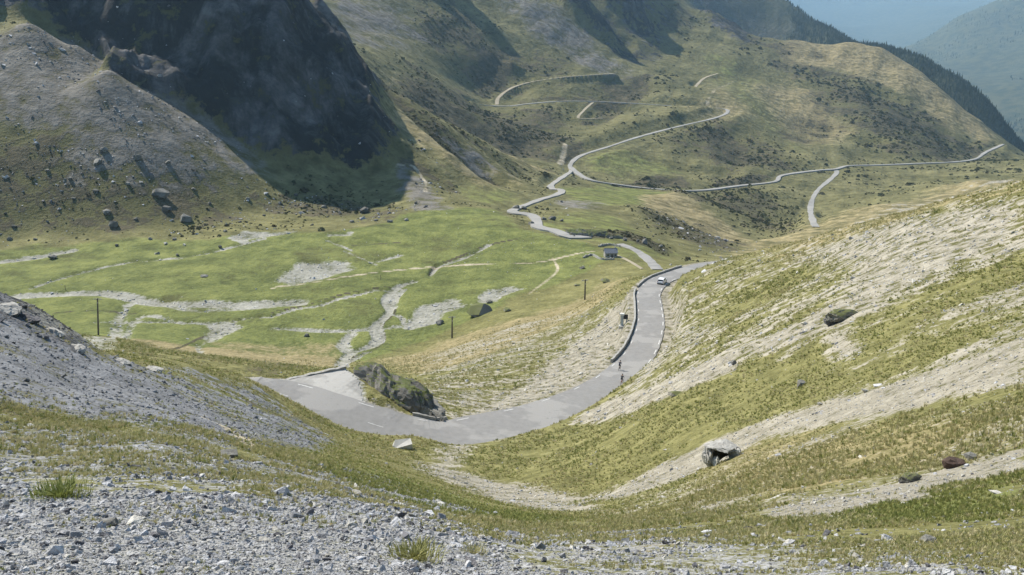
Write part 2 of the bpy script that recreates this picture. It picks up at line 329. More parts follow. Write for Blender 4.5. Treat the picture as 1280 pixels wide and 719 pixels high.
slate = mx(area([(-160, 320), (-40, 355), (60, 404), (120, 440), (200, 476), (280, 516), (340, 562), (250, 562), (150, 533), (60, 517), (-160, 512)], 0.03, 0.95), area([(120, 440), (220, 457), (330, 490), (435, 556), (330, 566), (250, 510)], 0.02, 0.66),
           area([(-160, 596), (0, 590), (60, 604), (110, 612), (150, 604), (200, 612), (300, 618), (400, 614), (480, 634), (550, 650), (610, 672), (660, 700), (700, 760), (720, 800), (-160, 800)], 0.08, 0.98), area([(560, 650), (680, 660), (800, 668), (870, 672), (960, 690), (1060, 702), (1150, 714), (1200, 740), (1300, 800), (640, 800)], 0.10, 0.56),
           area([(700, 660), (860, 655), (1000, 675), (1280, 690), (1290, 740), (700, 740)], 0.12, 0.5), area([(180, 555), (330, 570), (300, 590), (180, 585)], 0.06, 0.5))
slate = mx(slate, area([(230, 470), (300, 478), (345, 500), (435, 556), (340, 566), (280, 540)], 0.03, 0.72))
slate = slate * np.clip(0.86 + 0.55 * strk * (rr > 20), 0, 1.15)
slate = mx(slate, area([(-160, 518), (0, 518), (150, 540), (300, 572), (430, 582), (560, 622), (660, 648), (560, 648), (430, 620), (300, 615), (-160, 594)], 0.06, 0.54))
gravel = mx(area([(338, 352), (380, 328), (428, 324), (437, 334), (370, 356)], 0.01), area([(288, 299), (304, 289), (372, 289), (330, 298), (300, 304)], 0.008), area([(410, 290), (440, 289), (438, 294), (410, 295)], 0.006, 0.9),
            band([(330, 298), (250, 318), (160, 328), (100, 340), (40, 360)], 3.5), band([(-20, 329), (40, 321), (90, 312)], 6), band([(0, 372), (60, 368), (130, 366), (200, 378), (280, 380), (372, 377)], 9), band([(60, 412), (150, 396), (250, 388), (340, 382)], 5, 0.8, 0.8),
            band([(120, 402), (200, 402), (290, 404)], 4), band([(90, 423), (160, 412), (230, 404)], 3.5, 0.8, 0.7), area([(258, 404), (292, 398), (304, 408), (245, 430), (212, 437)], 0.008, 0.95),
            area([(500, 408), (525, 384), (566, 371), (587, 381), (560, 390), (540, 405), (510, 413)], 0.008), area([(592, 378), (610, 361), (640, 355), (652, 358), (620, 376)], 0.008), band([(340, 410), (430, 412), (500, 408)], 4.0, 0.8, 0.8),
            band([(424, 462), (429, 452), (437, 441), (452, 436), (467, 430), (474, 420), (470, 408), (478, 398), (487, 388), (481, 378), (487, 367), (500, 356), (518, 350)], 4.6, 0.4, 1.0), band([(505, 360), (492, 372), (488, 384)], 5.0, 0.5, 0.9), band([(484, 392), (500, 395), (506, 404)], 3.0, 0.5, 0.8), band([(430, 456), (450, 444), (462, 440)], 2.5, 0.5, 0.8), band([(490, 362), (468, 363), (440, 370), (420, 374), (400, 381), (372, 386), (340, 396), (318, 396), (295, 401)], 2.2, 0.4), band([(440, 442), (428, 430), (440, 416)], 5.0, 0.8, 0.9),
            band([(538, 343), (549, 331), (580, 322), (600, 312), (612, 305)], 3.0), band([(472, 326), (500, 318)], 3.5, 0.7, 0.8), band([(430, 312), (470, 330)], 2.0, 0.7, 0.7), band([(410, 300), (440, 312)], 3.0, 0.8, 0.7))
path = mx(band([(340, 360), (440, 345), (540, 333), (640, 330), (690, 325), (742, 314)], 1.8, 0.7), band([(690, 322), (696, 340), (660, 366)], 1.6, 0.8, 0.6), band([(700, 205), (704, 196), (706, 186)], 8, 0.7, 0.8), band([(920, 100), (895, 115), (880, 140)], 6, 0.7, 0.4),
          band([(255, 520), (280, 532), (302, 545), (312, 560)], 0.9, 0.6, 0.8), band([(496, 207), (514, 205), (530, 222), (532, 240)], 3.5, 0.7, 0.55))
heather = mx(area([(430, 70), (520, 90), (620, 140), (700, 200), (650, 200), (560, 152), (480, 110)], 0.03, 0.9), area([(620, 142), (700, 136), (722, 190), (690, 200), (640, 180)], 0.04, 0.75), area([(540, -10), (650, 60), (650, 112), (600, 118), (560, 70), (500, 40)], 0.04, 0.8),
             area([(1000, 84), (1100, 108), (1210, 182), (1100, 180), (1040, 135)], 0.06, 0.85), area([(830, 178), (900, 150), (970, 190), (1000, 212), (900, 206)], 0.05, 0.7), area([(800, 240), (930, 232), (970, 250), (1000, 290), (900, 262)], 0.03, 0.6),
             area([(760, 232), (800, 222), (850, 222), (870, 236), (820, 236)], 0.01, 0.95), area([(880, 236), (920, 222), (980, 218), (930, 230)], 0.008, 0.9), area([(640, 128), (700, 118), (760, 124), (700, 126)], 0.01, 0.85), area([(790, 262), (880, 280), (930, 306), (900, 318), (840, 292)], 0.03, 0.75),
             area([(705, 286), (785, 288), (840, 310), (830, 318), (780, 298), (710, 295)], 0.012, 0.8), area([(-60, 170), (120, 150), (200, 190), (280, 235), (300, 275), (240, 285), (100, 290), (-60, 285)], 0.04, 0.66), area([(280, 240), (420, 245), (520, 262), (490, 275), (380, 270)], 0.03, 0.55), area([(1080, 150), (1230, 172), (1260, 200), (1100, 195)], 0.04, 0.6),
             area([(700, 188), (726, 186), (712, 204), (700, 204)], 0.008, 1.0), area([(330, 455), (420, 462), (350, 474), (310, 466)], 0.01, 0.5))
heather = mx(heather, band([(432, 462), (436, 453), (445, 444), (460, 440), (474, 433), (481, 421), (477, 409), (485, 399), (494, 389), (488, 379), (494, 368)], 1.3, 0.5, 1.0), band([(490, 358), (440, 366), (400, 376), (340, 392)], 1.2, 0.5, 0.9), band([(536, 341), (548, 329), (578, 319), (600, 309), (650, 298)], 1.6, 0.5, 0.95), band([(300, 398), (270, 412), (215, 436)], 1.5, 0.5, 0.9), band([(60, 392), (120, 388), (170, 392)], 2.2, 0.6, 0.8),  # dark stream-bank bands: eroded earth plus bank shade put into the colour
             band([(600, 505), (640, 485), (690, 462), (720, 442)], 0.7, 0.5, 0.8), band([(750, 416), (764, 403), (777, 392)], 0.7, 0.5, 0.9), band([(440, 306), (500, 304)], 1.5, 0.6, 0.6))  # first two: dark strips drawn along gully lines on the slope
ridgeA = area([(-160, 330), (0, 380), (60, 410), (120, 445), (220, 460), (330, 492), (435, 556), (330, 566), (150, 533), (-160, 512)], 0.03)
heather = mx(heather, np.clip(ridgeA * (0.30 + 1.0 * fbm((GY + 0.25 * GX), GX * 0.2, 2.4, 4, 37)), 0, 0.72))
lush = mx(lush, np.clip(ridgeA * (0.15 + 1.2 * fbm((GY + 0.2 * GX), GX * 0.3, 6, 3, 39)), 0, 0.6))
rock = mx(area([(-200, -160), (300, -160), (365, 0), (445, 75), (475, 130), (500, 190), (440, 205), (330, 205), (225, 165), (145, 97), (60, 42), (-200, 36)], 0.02, 0.95), area([(700, -60), (835, -10), (842, 55), (815, 78), (780, 70), (720, 15)], 0.02, 0.5),  # second outline: far crag's shadow wedge put into the colour as dark rock
          area([(-160, 320), (0, 372), (60, 404), (112, 438), (100, 445), (40, 415), (-160, 360)], 0.012, 0.45),
          area([(850, -60), (960, 0), (1010, 40), (930, 60), (870, 20)], 0.02, 0.8))
forest = sstep(R(17.5), R(19), tt + 0.01 * fbm(GX, GY, 120, 3, 55)) * sstep(2800, 2880, rr) * sstep(4600, 4200, rr) * front
forest = mx(forest, area([(960, 5), (1000, 26), (1060, 58), (1010, 60), (980, 45)], 0.02, 0.8) * sstep(2800, 3000, rr))
farland = sstep(3800, 4200, rr)
sight = {}

# ---- smooth cones of talus
for (a, b, r_, sl) in [(136, 90, 676, 0.70), (38, 38, 748, 0.62), (96, 62, 738, 0.75)]:
    c_ = pt(a, b, r=r_); j = np.nonzero(np.hypot(GX - c_[0], GY - c_[1]) < 190)[0]; d = np.hypot(GX[j] - c_[0], GY[j] - c_[1])
    z_ = c_[2] - sl * np.sqrt(d * d + 9) + 2.0; e_ = z_ - GZ[j]; GZ[j] = GZ[j] + np.where(e_ > -12, (e_ + 12) ** 2 / 48 * (e_ < 12) + e_ * (e_ >= 12), 0)
    k_ = sstep(-6, 2, e_); rock[j] *= (1 - k_); talus[j] = np.maximum(talus[j], 0.8 * k_ * sstep(130, 60, d))
# ---- rocky ribs with one steep side
def rib(pxs, hs, wl, wr):
    global GZ
    p = on_land(pxs); p[:, 2] = hs; p = spline(p, 15.0)
    d, h_, side = near_line(GX, GY, p, wl * 1.2)
    w_ = np.where(side > 0, wl, np.maximum(wr * h_ / max(hs), 3.0))
    kz = np.where(d < 1e8, h_ * np.clip(1 - d / w_, 0, 1) ** 1.15, 0)
    GZ = GZ + kz; rock[:] = np.maximum(rock, 0.75 * (kz > 2) * (side < 0))
def crag_peak(tip, reach, slope, jag, seed):
    """a crag standing up-sun of the point where its shadow ends"""
    global GZ
    a = on_land([tip])[0]; c_ = a + reach * SDIR
    j = np.nonzero(np.hypot(GX - c_[0], GY - c_[1]) < 420)[0]
    d = np.hypot(GX[j] - c_[0], GY[j] - c_[1]); d = d * (1 + 0.35 * fbm(GX[j], GY[j], 110, 3, seed)) 
    z_ = c_[2] - slope * d + jag * fbm(GX[j], GY[j], 70, 4, seed + 1)
    up = np.maximum(z_ - GZ[j], 0); GZ[j] = GZ[j] + up; rock[j] = np.maximum(rock[j], 0.8 * sstep(2, 25, up))
crag_peak((836, 62), 290, 1.2, 18, 5)
crag_peak((802, 76), 280, 1.3, 18, 9)
crag_peak((616, 40), 200, 1.35, 12, 7)
crag_peak((575, 25), 170, 1.35, 12, 17)
rib([(655, 84), (640, 81), (625, 73)], [2, 16, 5], 40, 10)
# ---- relief: fractal relief whose wavelengths suit the range, rough on scree and cliffs, smooth on the meadow
rough = 0.60 - 0.34 * lush + 0.35 * scree + 0.55 * slate + 0.45 * heather + 2.9 * rock
rough = rough + (0.75 + 0.5 * fbm(GX, GY, 350, 3, 97)) * sstep(600, 720, rr) * (1 - np.clip(lush, 0, 1))
rough = rough * (1 - 0.5 * sstep(5000, 9000, rr)) + 0.8 * farland
dz = np.zeros(len(rr))
for k, lam in enumerate([900, 450, 220, 110, 55, 28, 14, 7, 3.5, 1.8, 0.9, 0.45, 0.22]):
    act = sstep(0.16, 0.08, lam / np.maximum(rr, 1)) * sstep(0.011, 0.022, lam / np.maximum(rr, 1)) * front
    j = np.nonzero(act > 0.001)[0]
    if len(j) == 0: continue
    x, y = GX[j], GY[j]
    n1 = vnoise(x / lam + 3.1 * k, y / lam - 1.7 * k, 40 + k)
    n2 = 1 - 2 * np.abs(vnoise(x / lam * 0.83 + 9.1, y / lam * 0.83 + 2.7, 80 + k))
    w = np.clip(rock[j], 0, 1)
    dz[j] += act[j] * rough[j] * lam * 0.040 * (n1 * (1 - w) + 1.15 * n2 * w)
# cliffs carry steep ribs and gullies
cl = rock * sstep(600, 700, rr) * sstep(1400, 1100, rr)
rb = np.abs(fbm(tt * 900, lnr * 120, 42.0, 4, 61))
def rdg(lam, sd_): return 0.45 - np.abs(fbm(GX, GY, lam, 3, sd_))
dz += cl * (16 * rdg(48, 65) + 9 * rdg(19, 66))
# gullies run down the flank right of the cliffs and down the far slopes
flank = area([(400, 30), (440, 70), (560, 150), (700, 214), (640, 242), (570, 240), (505, 205), (480, 140)], 0.03)
gul = fbm(GX * 0.71 + GY * 0.70, (GX * 0.70 - GY * 0.71) * 0.13, 34, 4, 67)
dz += flank * 7.0 * gul
dry = np.maximum(dry, flank * np.clip(0.25 + 1.1 * gul, 0, 0.7)); heather = np.maximum(heather, flank * np.clip(-0.05 - 1.6 * gul, 0, 0.75))
far_s = sstep(1150, 1300, rr) * sstep(2900, 2500, rr) * (1 - 0.7 * np.clip(lush, 0, 1))
gul2 = fbm(GX * 0.92 - GY * 0.39, (GX * 0.39 + GY * 0.92) * 0.22, 120, 4, 68)
dz += far_s * 16 * gul2
heather = np.maximum(heather, far_s * np.clip(-0.02 - 1.3 * gul2, 0, 0.7) * (tt < R(22)))
dz += cl * ((1 - 2.4 * rb) * 5 + 4 * fbm(GX, GY, 60, 4, 63))
# stream beds lie a little below the turf
dz -= 0.9 * np.clip(gravel, 0, 1) * sstep(250, 300, rr) * sstep(620, 560, rr)
# roads: the ground is cut and filled to carry them
for (nm, line, w, lift, sh) in ROADS:
    ww = 8.5 if w is None else w
    d, zr, side = near_line(GX, GY, line, ww / 2 + sh * 3.5 + 4)
    k = sstep(ww / 2 + sh, ww / 2 + 0.4, d)
    dz *= (1 - 0.85 * sstep(ww / 2 + sh * 3, ww / 2 + sh, d))
    GZ = np.where(d < 1e8, GZ * (1 - k) + (zr - 0.12) * k, GZ)
    dz *= (1 - k)
GZ = GZ + dz
_d, _, _ = near_line(GX, GY, roadA, 12)
scree = np.maximum(scree, 0.85 * sstep(6.8, 4.2, _d + 1.6 * fbm(GX, GY, 2.5, 3, 71)) * (_d < 1e8))
# lay-by outside the bend
def poly_sd(poly, x, y):
    ins = np.zeros(len(x), bool); d = np.full(len(x), 1e9); n = len(poly)
    for i in range(n):
        ax, ay = poly[i, :2]; bx, by = poly[(i + 1) % n, :2]
        ins ^= ((ay > y) != (by > y)) & (x < (bx - ax) * (y - ay) / (by - ay + 1e-15) + ax)
        t = np.clip(((x - ax) * (bx - ax) + (y - ay) * (by - ay)) / ((bx - ax) ** 2 + (by - ay) ** 2 + 1e-12), 0, 1)
        d = np.minimum(d, np.hypot(x - ax - t * (bx - ax), y - ay - t * (by - ay)))
    return np.where(ins, d, -d)
j = np.nonzero((np.abs(GX + 22) < 30) & (np.abs(GY - 115) < 30))[0]
sdl = poly_sd(LAYBY, GX[j], GY[j])
kk = sstep(-1.5, 0.3, sdl)
dr_, zr_, _ = near_line(GX[j], GY[j], roadA, 40)
GZ[j] = GZ[j] * (1 - kk) + (np.where(dr_ < 1e8, zr_, -48.2) - 0.1 + 0.04 * dz[j]) * kk
slate[j] *= (1 - kk); gravel[j] = np.maximum(gravel[j], 0.85 * kk); lush[j] *= (1 - kk); dry[j] *= (1 - kk)
HG = GZ.reshape(NR, NC)
lR = np.log(RS)
def ground(x, y):
    """height of the finished ground"""
    x = np.asarray(x, float); y = np.asarray(y, float); r = np.hypot(x, y); th = np.arctan2(x, y)
    b = np.interp(np.log(np.maximum(r, 0.31)), lR, np.arange(NR)); a = np.interp(th, TH, np.arange(NC))
    ib = np.clip(b.astype(int), 0, NR - 2); ia = np.clip(a.astype(int), 0, NC - 2); fb = b - ib; fa = a - ia
    return (HG[ib, ia] * (1 - fa) + HG[ib, ia + 1] * fa) * (1 - fb) + (HG[ib + 1, ia] * (1 - fa) + HG[ib + 1, ia + 1] * fa) * fb
def chart(field):
    F = field.reshape(NR, NC)
    def f(x, y):
        r = np.hypot(x, y); th = np.arctan2(x, y)
        b = np.rint(np.interp(np.log(np.maximum(r, 0.31)), lR, np.arange(NR))).astype(int); a = np.rint(np.interp(th, TH, np.arange(NC))).astype(int)
        return F[b, a]
    return f
def spot(px, py, rmin=5.0):
    """where a sight line meets the finished ground"""
    d = ray(px, py); d = d / math.hypot(d[0], d[1])
    rs = np.exp(np.linspace(math.log(rmin), math.log(29000), 6000))
    hit = ground(d[0] * rs, d[1] * rs) >= d[2] * rs
    i = int(np.argmax(hit)) if hit.any() else len(rs) - 1
    x, y = d[0] * rs[i], d[1] * rs[i]
    return Vector((x, y, float(ground(x, y))))

# ------------------------------------------------------------------ materials
def nmat(name):
    m = bpy.data.materials.new(name); m.use_nodes = True; t = m.node_tree; t.nodes.clear()
    out = t.nodes.new('ShaderNodeOutputMaterial'); b = t.nodes.new('ShaderNodeBsdfPrincipled'); t.links.new(b.outputs[0], out.inputs[0])
    b.inputs['Specular IOR Level'].default_value = 0.25
    return m, t, b
class NB:
    def __init__(s, t): s.t = t
    def n(s, kind, **kw):
        o = s.t.nodes.new(kind)
        for k, v in kw.items(): setattr(o, k, v)
        return o
    def lk(s, a, b): s.t.links.new(a, b)
    def math(s, op, a, b=None, c=None, clamp=False):
        o = s.n('ShaderNodeMath', operation=op); o.use_clamp = clamp
        for i, v in enumerate((a, b, c)):
            if v is None: continue
            if isinstance(v, (int, float)): o.inputs[i].default_value = v
            else: s.lk(v, o.inputs[i])
        return o.outputs[0]
    def noise(s, vec, scale, detail=4, rough=0.55, dist=0.0):
        o = s.n('ShaderNodeTexNoise'); o.inputs['Scale'].default_value = scale; o.inputs['Detail'].default_value = detail; o.inputs['Roughness'].default_value = rough; o.inputs['Distortion'].default_value = dist
        if vec is not None: s.lk(vec, o.inputs['Vector'])
        return o.outputs[0]
    def mix(s, f, a, b):
        o = s.n('ShaderNodeMix', data_type='RGBA')
        if isinstance(f, (int, float)): o.inputs[0].default_value = f
        else: s.lk(f, o.inputs[0])
        for i, v in ((6, a), (7, b)):
            if isinstance(v, tuple): o.inputs[i].default_value = (*v, 1) if len(v) == 3 else v
            else: s.lk(v, o.inputs[i])
        return o.outputs[2]
    def rng(s, v, a, b, c=0.0, d=1.0):
        o = s.n('ShaderNodeMapRange'); o.inputs[1].default_value = a; o.inputs[2].default_value = b; o.inputs[3].default_value = c; o.inputs[4].default_value = d
        s.lk(v, o.inputs[0]); return o.outputs[0]

gm, gt, gb = nmat('ground'); q = NB(gt)
tc = q.n('ShaderNodeTexCoord'); OBJ = tc.outputs['Object']
a1 = q.n('ShaderNodeAttribute', attribute_name='cover_a'); a2 = q.n('ShaderNodeAttribute', attribute_name='cover_b'); a3 = q.n('ShaderNodeAttribute', attribute_name='cover_c')
s1 = q.n('ShaderNodeSeparateColor'); s2 = q.n('ShaderNodeSeparateColor'); s3 = q.n('ShaderNodeSeparateColor')
q.lk(a1.outputs['Color'], s1.inputs[0]); q.lk(a2.outputs['Color'], s2.inputs[0]); q.lk(a3.outputs['Color'], s3.inputs[0])
sc_attr = s3.outputs[2]                                    # 0 near .. 1 far: which grain size the cover shows
nf = q.noise(OBJ, 3.2, 4, 0.7); nm_ = q.noise(OBJ, 0.55, 4, 0.7); nl = q.noise(OBJ, 0.07, 5, 0.7); nh = q.noise(OBJ, 0.013, 4, 0.6); nff = q.noise(OBJ, 14.0, 3, 0.7)
vmr = q.n('ShaderNodeVectorMath', operation='MULTIPLY'); vmr.inputs[1].default_value = (1, 1, 0.3); q.lk(OBJ, vmr.inputs[0]); nrock = q.noise(vmr.outputs[0], 0.022, 7, 0.72, 0.6)
near_g = q.mix(q.rng(sc_attr, 0.0, 0.35), nff, nf); 
near_m = q.mix(q.rng(sc_attr, 0.15, 0.5), near_g, nm_)
grain = q.mix(q.rng(sc_attr, 0.5, 0.8), near_m, nl)
mid_m = q.mix(q.rng(sc_attr, 0.2, 0.55), nf, nm_); mid2 = q.mix(q.rng(sc_attr, 0.5, 0.75), mid_m, nl); broad = q.mix(q.rng(sc_attr, 0.7, 0.9), mid2, nh)
def gate(mask, k=1.1, soft=0.16):
    k = q.math('MULTIPLY', q.rng(mask, 0.04, 0.35), k * 1.9)
    j = q.math('MULTIPLY', q.math('SUBTRACT', grain, 0.5), k); j2 = q.math('MULTIPLY', q.math('SUBTRACT', broad, 0.5), k)
    return q.rng(q.math('ADD', q.math('ADD', mask, j), j2), 0.5 - soft, 0.5 + soft)
c = q.mix(q.rng(broad, 0.35, 0.65), (0.118, 0.118, 0.044), (0.215, 0.202, 0.084))
c = q.mix(q.rng(sc_attr, 0.68, 0.76), c, q.mix(q.rng(broad, 0.35, 0.65), (0.108, 0.106, 0.046), (0.195, 0.182, 0.086)))
c = q.mix(q.math('MULTIPLY', q.rng(grain, 0.55, 0.72), q.rng(sc_attr, 0.5, 0.7, 0.5, 0.14)), c, (0.24, 0.215, 0.13))
c = q.mix(gate(s1.outputs[0], 0.8, 0.3), c, q.mix(q.rng(nl, 0.32, 0.68), q.mix(q.rng(grain, 0.35, 0.65), (0.095, 0.118, 0.038), (0.152, 0.174, 0.060)), q.mix(q.rng(grain, 0.3, 0.7), (0.13, 0.156, 0.044), (0.20, 0.208, 0.070))))
c = q.mix(gate(s1.outputs[1], 1.0, 0.3), c, q.mix(q.rng(grain, 0.3, 0.7), (0.19, 0.160, 0.074), (0.31, 0.262, 0.150)))
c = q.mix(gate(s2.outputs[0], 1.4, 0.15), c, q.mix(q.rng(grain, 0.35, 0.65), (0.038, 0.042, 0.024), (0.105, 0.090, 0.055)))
c = q.mix(gate(s1.outputs[2], 1.3, 0.14), c, q.mix(q.rng(grain, 0.3, 0.7), (0.205, 0.188, 0.145), (0.335, 0.312, 0.256)))
c = q.mix(gate(a1.outputs['Alpha'], 1.1, 0.25), c, q.mix(q.rng(grain, 0.3, 0.7), (0.115, 0.108, 0.092), (0.20, 0.188, 0.165)))
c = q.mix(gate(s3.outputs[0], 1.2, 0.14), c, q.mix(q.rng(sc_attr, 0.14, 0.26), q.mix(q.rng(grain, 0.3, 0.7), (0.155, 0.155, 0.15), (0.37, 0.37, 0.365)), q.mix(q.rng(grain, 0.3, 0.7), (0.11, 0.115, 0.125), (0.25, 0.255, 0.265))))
c = q.mix(gate(q.math('MULTIPLY', s2.outputs[1], 0.86), 1.0, 0.20), c, q.mix(q.rng(grain, 0.3, 0.7), (0.20, 0.20, 0.155), (0.37, 0.362, 0.325)))
c = q.mix(gate(s2.outputs[2], 1.2, 0.15), c, q.mix(q.rng(nrock, 0.46, 0.60), (0.026, 0.027, 0.028), q.mix(q.rng(grain, 0.35, 0.65), (0.06, 0.06, 0.062), (0.135, 0.133, 0.132))))
c = q.mix(gate(s3.outputs[1], 0.6, 0.3), c, q.mix(q.rng(grain, 0.3, 0.7), (0.32, 0.27, 0.19), (0.46, 0.41, 0.31)))
_v = q.n('ShaderNodeHueSaturation'); q.lk(q.rng(grain, 0.34, 0.60, 0.66, 1.14), _v.inputs['Value']); q.lk(c, _v.inputs['Color']); c = _v.outputs[0]
q.lk(c, gb.inputs['Base Color']); gb.inputs['Roughness'].default_value = 0.95
c = q.mix(a3.outputs['Alpha'], c, q.mix(q.rng(broad, 0.4, 0.6), (0.045, 0.058, 0.034), (0.095, 0.098, 0.052)))
c = q.mix(q.math('MULTIPLY', a2.outputs['Alpha'], 0.9), c, (0.030, 0.042, 0.024)); q.lk(c, gb.inputs['Base Color']); gb.inputs['Specular IOR Level'].default_value = 0.1
bmp = q.n('ShaderNodeBump'); bmp.inputs['Strength'].default_value = 0.8
hd = q.rng(sc_attr, 0.0, 1.0, 0.05, 9.0)
q.lk(q.math('MULTIPLY', grain, q.math('POWER', 10.0, q.rng(sc_attr, 0.0, 1.0, -1.1, 1.2))), bmp.inputs['Height']); bmp.inputs['Distance'].default_value = 1.0
q.lk(bmp.outputs[0], gb.inputs['Normal'])

def simple(name, ca, cb, scale=6.0, rough=0.9, bump=0.0, spec=0.25):
    m, t, b = nmat(name); k = NB(t); tc_ = k.n('ShaderNodeTexCoord')
    n_ = k.noise(tc_.outputs['Object'], scale, 6, 0.6)
    k.lk(k.mix(k.rng(n_, 0.3, 0.7), ca, cb), b.inputs['Base Color']); b.inputs['Roughness'].default_value = rough; b.inputs['Specular IOR Level'].default_value = spec
    if bump:
        bp = k.n('ShaderNodeBump'); bp.inputs['Strength'].default_value = bump; bp.inputs['Distance'].default_value = 0.1; k.lk(n_, bp.inputs['Height']); k.lk(bp.outputs[0], b.inputs['Normal'])
    return m
def asphalt(name, ca, cb, cc):
    m, t, b = nmat(name); k = NB(t); tc_ = k.n('ShaderNodeTexCoord'); o_ = tc_.outputs['Object']
    n1 = k.noise(o_, 0.10, 4, 0.6); n2 = k.noise(o_, 0.9, 5, 0.7); n3 = k.noise(o_, 6.0, 3, 0.7)
    c_ = k.mix(k.rng(n2, 0.3, 0.7), ca, cb); c_ = k.mix(k.rng(n1, 0.52, 0.56), c_, k.mix(k.rng(n3, 0.3, 0.7), cb, cc)); c_ = k.mix(k.math('MULTIPLY', k.rng(n2, 0.62, 0.66), 0.5), c_, (0.13, 0.13, 0.135))
    k.lk(c_, b.inputs['Base Color']); b.inputs['Roughness'].default_value = 0.92; return m
M_ASPH = asphalt('asphalt', (0.185, 0.182, 0.177), (0.245, 0.24, 0.232), (0.285, 0.278, 0.265))
M_ASPH_OLD = simple('asphalt', (0.235, 0.235, 0.24), (0.33, 0.325, 0.32), 0.25, 0.9)
M_ASPH_FAR = simple('asphalt_dusty', (0.235, 0.232, 0.22), (0.32, 0.312, 0.295), 0.05, 0.95)
M_TRACK = simple('track_dirt', (0.24, 0.21, 0.155), (0.34, 0.30, 0.22), 0.1, 0.95)
M_PAINT = simple('road_paint', (0.36, 0.36, 0.35), (0.70, 0.70, 0.68), 3.0, 0.7)

def mesh_obj(name, verts, faces, mat=None, parent=None, smooth=False):
    me = bpy.data.meshes.new(name); me.from_pydata([tuple(v) for v in verts], [], faces); me.update()
    if mat: me.materials.append(mat)
    if smooth: me.polygons.foreach_set('use_smooth', [True] * len(me.polygons))
    o = bpy.data.objects.new(name, me); col.objects.link(o)
    if parent: o.parent = parent
    return o
def tag(o, label=None, cat=None, group=None, kind=None):
    if label: o['label'] = label
    if cat: o['category'] = cat
    if group: o['group'] = group
    if kind: o['kind'] = kind
    return o

# ------------------------------------------------------------------ the ground
me = bpy.data.meshes.new('ground')
co = np.stack([GX, GY, GZ], 1).astype(np.float32)
ii, jj = np.meshgrid(np.arange(NR - 1), np.arange(NC - 1), indexing='ij'); b0 = (ii * NC + jj).ravel()
quads = np.stack([b0, b0 + 1, b0 + NC + 1, b0 + NC], 1)[:, ::-1].astype(np.int32)
me.vertices.add(len(co)); me.vertices.foreach_set('co', co.ravel())
me.loops.add(quads.size); me.loops.foreach_set('vertex_index', quads.ravel())
me.polygons.add(len(quads)); me.polygons.foreach_set('loop_start', np.arange(0, quads.size, 4, dtype=np.int32))
me.update(calc_edges=True); me.polygons.foreach_set('use_smooth', np.ones(len(quads), bool))
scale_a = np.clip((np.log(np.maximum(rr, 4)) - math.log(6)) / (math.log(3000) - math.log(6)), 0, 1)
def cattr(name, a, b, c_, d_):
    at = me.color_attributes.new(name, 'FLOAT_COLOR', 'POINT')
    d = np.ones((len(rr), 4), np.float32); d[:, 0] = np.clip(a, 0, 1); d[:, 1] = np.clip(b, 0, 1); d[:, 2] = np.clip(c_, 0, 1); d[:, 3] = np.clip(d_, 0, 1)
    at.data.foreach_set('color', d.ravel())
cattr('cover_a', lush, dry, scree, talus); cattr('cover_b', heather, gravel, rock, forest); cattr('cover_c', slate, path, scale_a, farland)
me.materials.append(gm)
go = bpy.data.objects.new('ground', me); col.objects.link(go); tag(go, kind='structure')

# ------------------------------------------------------------------ roads
def frame(line):
    t = np.gradient(line[:, :2], axis=0); t /= np.linalg.norm(t, axis=1)[:, None] + 1e-9
    return t, np.stack([t[:, 1], -t[:, 0]], 1)              # tangent, right-hand normal
def strip(name, line, widths, lift, mat, skirt=0.5):
    t, nrm = frame(line); v = []; f = []
    for i in range(len(line)):
        w = widths[i] / 2; p = line[i]
        for s, dzz in ((-1, -skirt), (-1, 0), (-0.33, 0.04), (0.33, 0.04), (1, 0), (1, -skirt)):
            ex = 0.25 if dzz < -0.01 else 0
            v.append((p[0] + nrm[i, 0] * (w + ex) * s, p[1] + nrm[i, 1] * (w + ex) * s, p[2] + lift + dzz))
    for i in range(len(line) - 1):
        for k in range(5): f.append((i * 6 + k, i * 6 + k + 1, i * 6 + 7 + k, i * 6 + 6 + k))
    o = mesh_obj(name, v, [x[::-1] for x in f], mat); tag(o, kind='structure'); return o
road_objs = []
# the dusty lay-by outside the bend
gx_, gy_ = np.meshgrid(np.arange(LAYBY[:, 0].min() - 1, LAYBY[:, 0].max() + 1, 0.4), np.arange(LAYBY[:, 1].min() - 1, LAYBY[:, 1].max() + 1, 0.4), indexing='ij')
sl_ = poly_sd(LAYBY, gx_.ravel(), gy_.ravel()) + 0.5 * fbm(gx_.ravel(), gy_.ravel(), 1.6, 3, 77); _, zl_, _ = near_line(gx_.ravel(), gy_.ravel(), roadA, 60)
ok = (sl_ > -0.3).reshape(gx_.shape); vi = -np.ones(gx_.size, int); lv = []
lf = []; nyl = gx_.shape[1]
for a in range(gx_.shape[0] - 1):
    for b in range(nyl - 1):
        if ok[a, b] and ok[a + 1, b] and ok[a, b + 1] and ok[a + 1, b + 1]:
            q4 = [a * nyl + b, (a + 1) * nyl + b, (a + 1) * nyl + b + 1, a * nyl + b + 1]
            for k in q4:
                if vi[k] < 0: vi[k] = len(lv); lv.append((gx_.ravel()[k], gy_.ravel()[k], zl_[k] - 0.02))
            lf.append(tuple(vi[k] for k in q4))
M_LAYBY = asphalt('dusty_layby', (0.25, 0.245, 0.23), (0.34, 0.33, 0.31), (0.42, 0.41, 0.385))
tag(mesh_obj('lay_by', lv, lf, M_LAYBY), kind='structure')
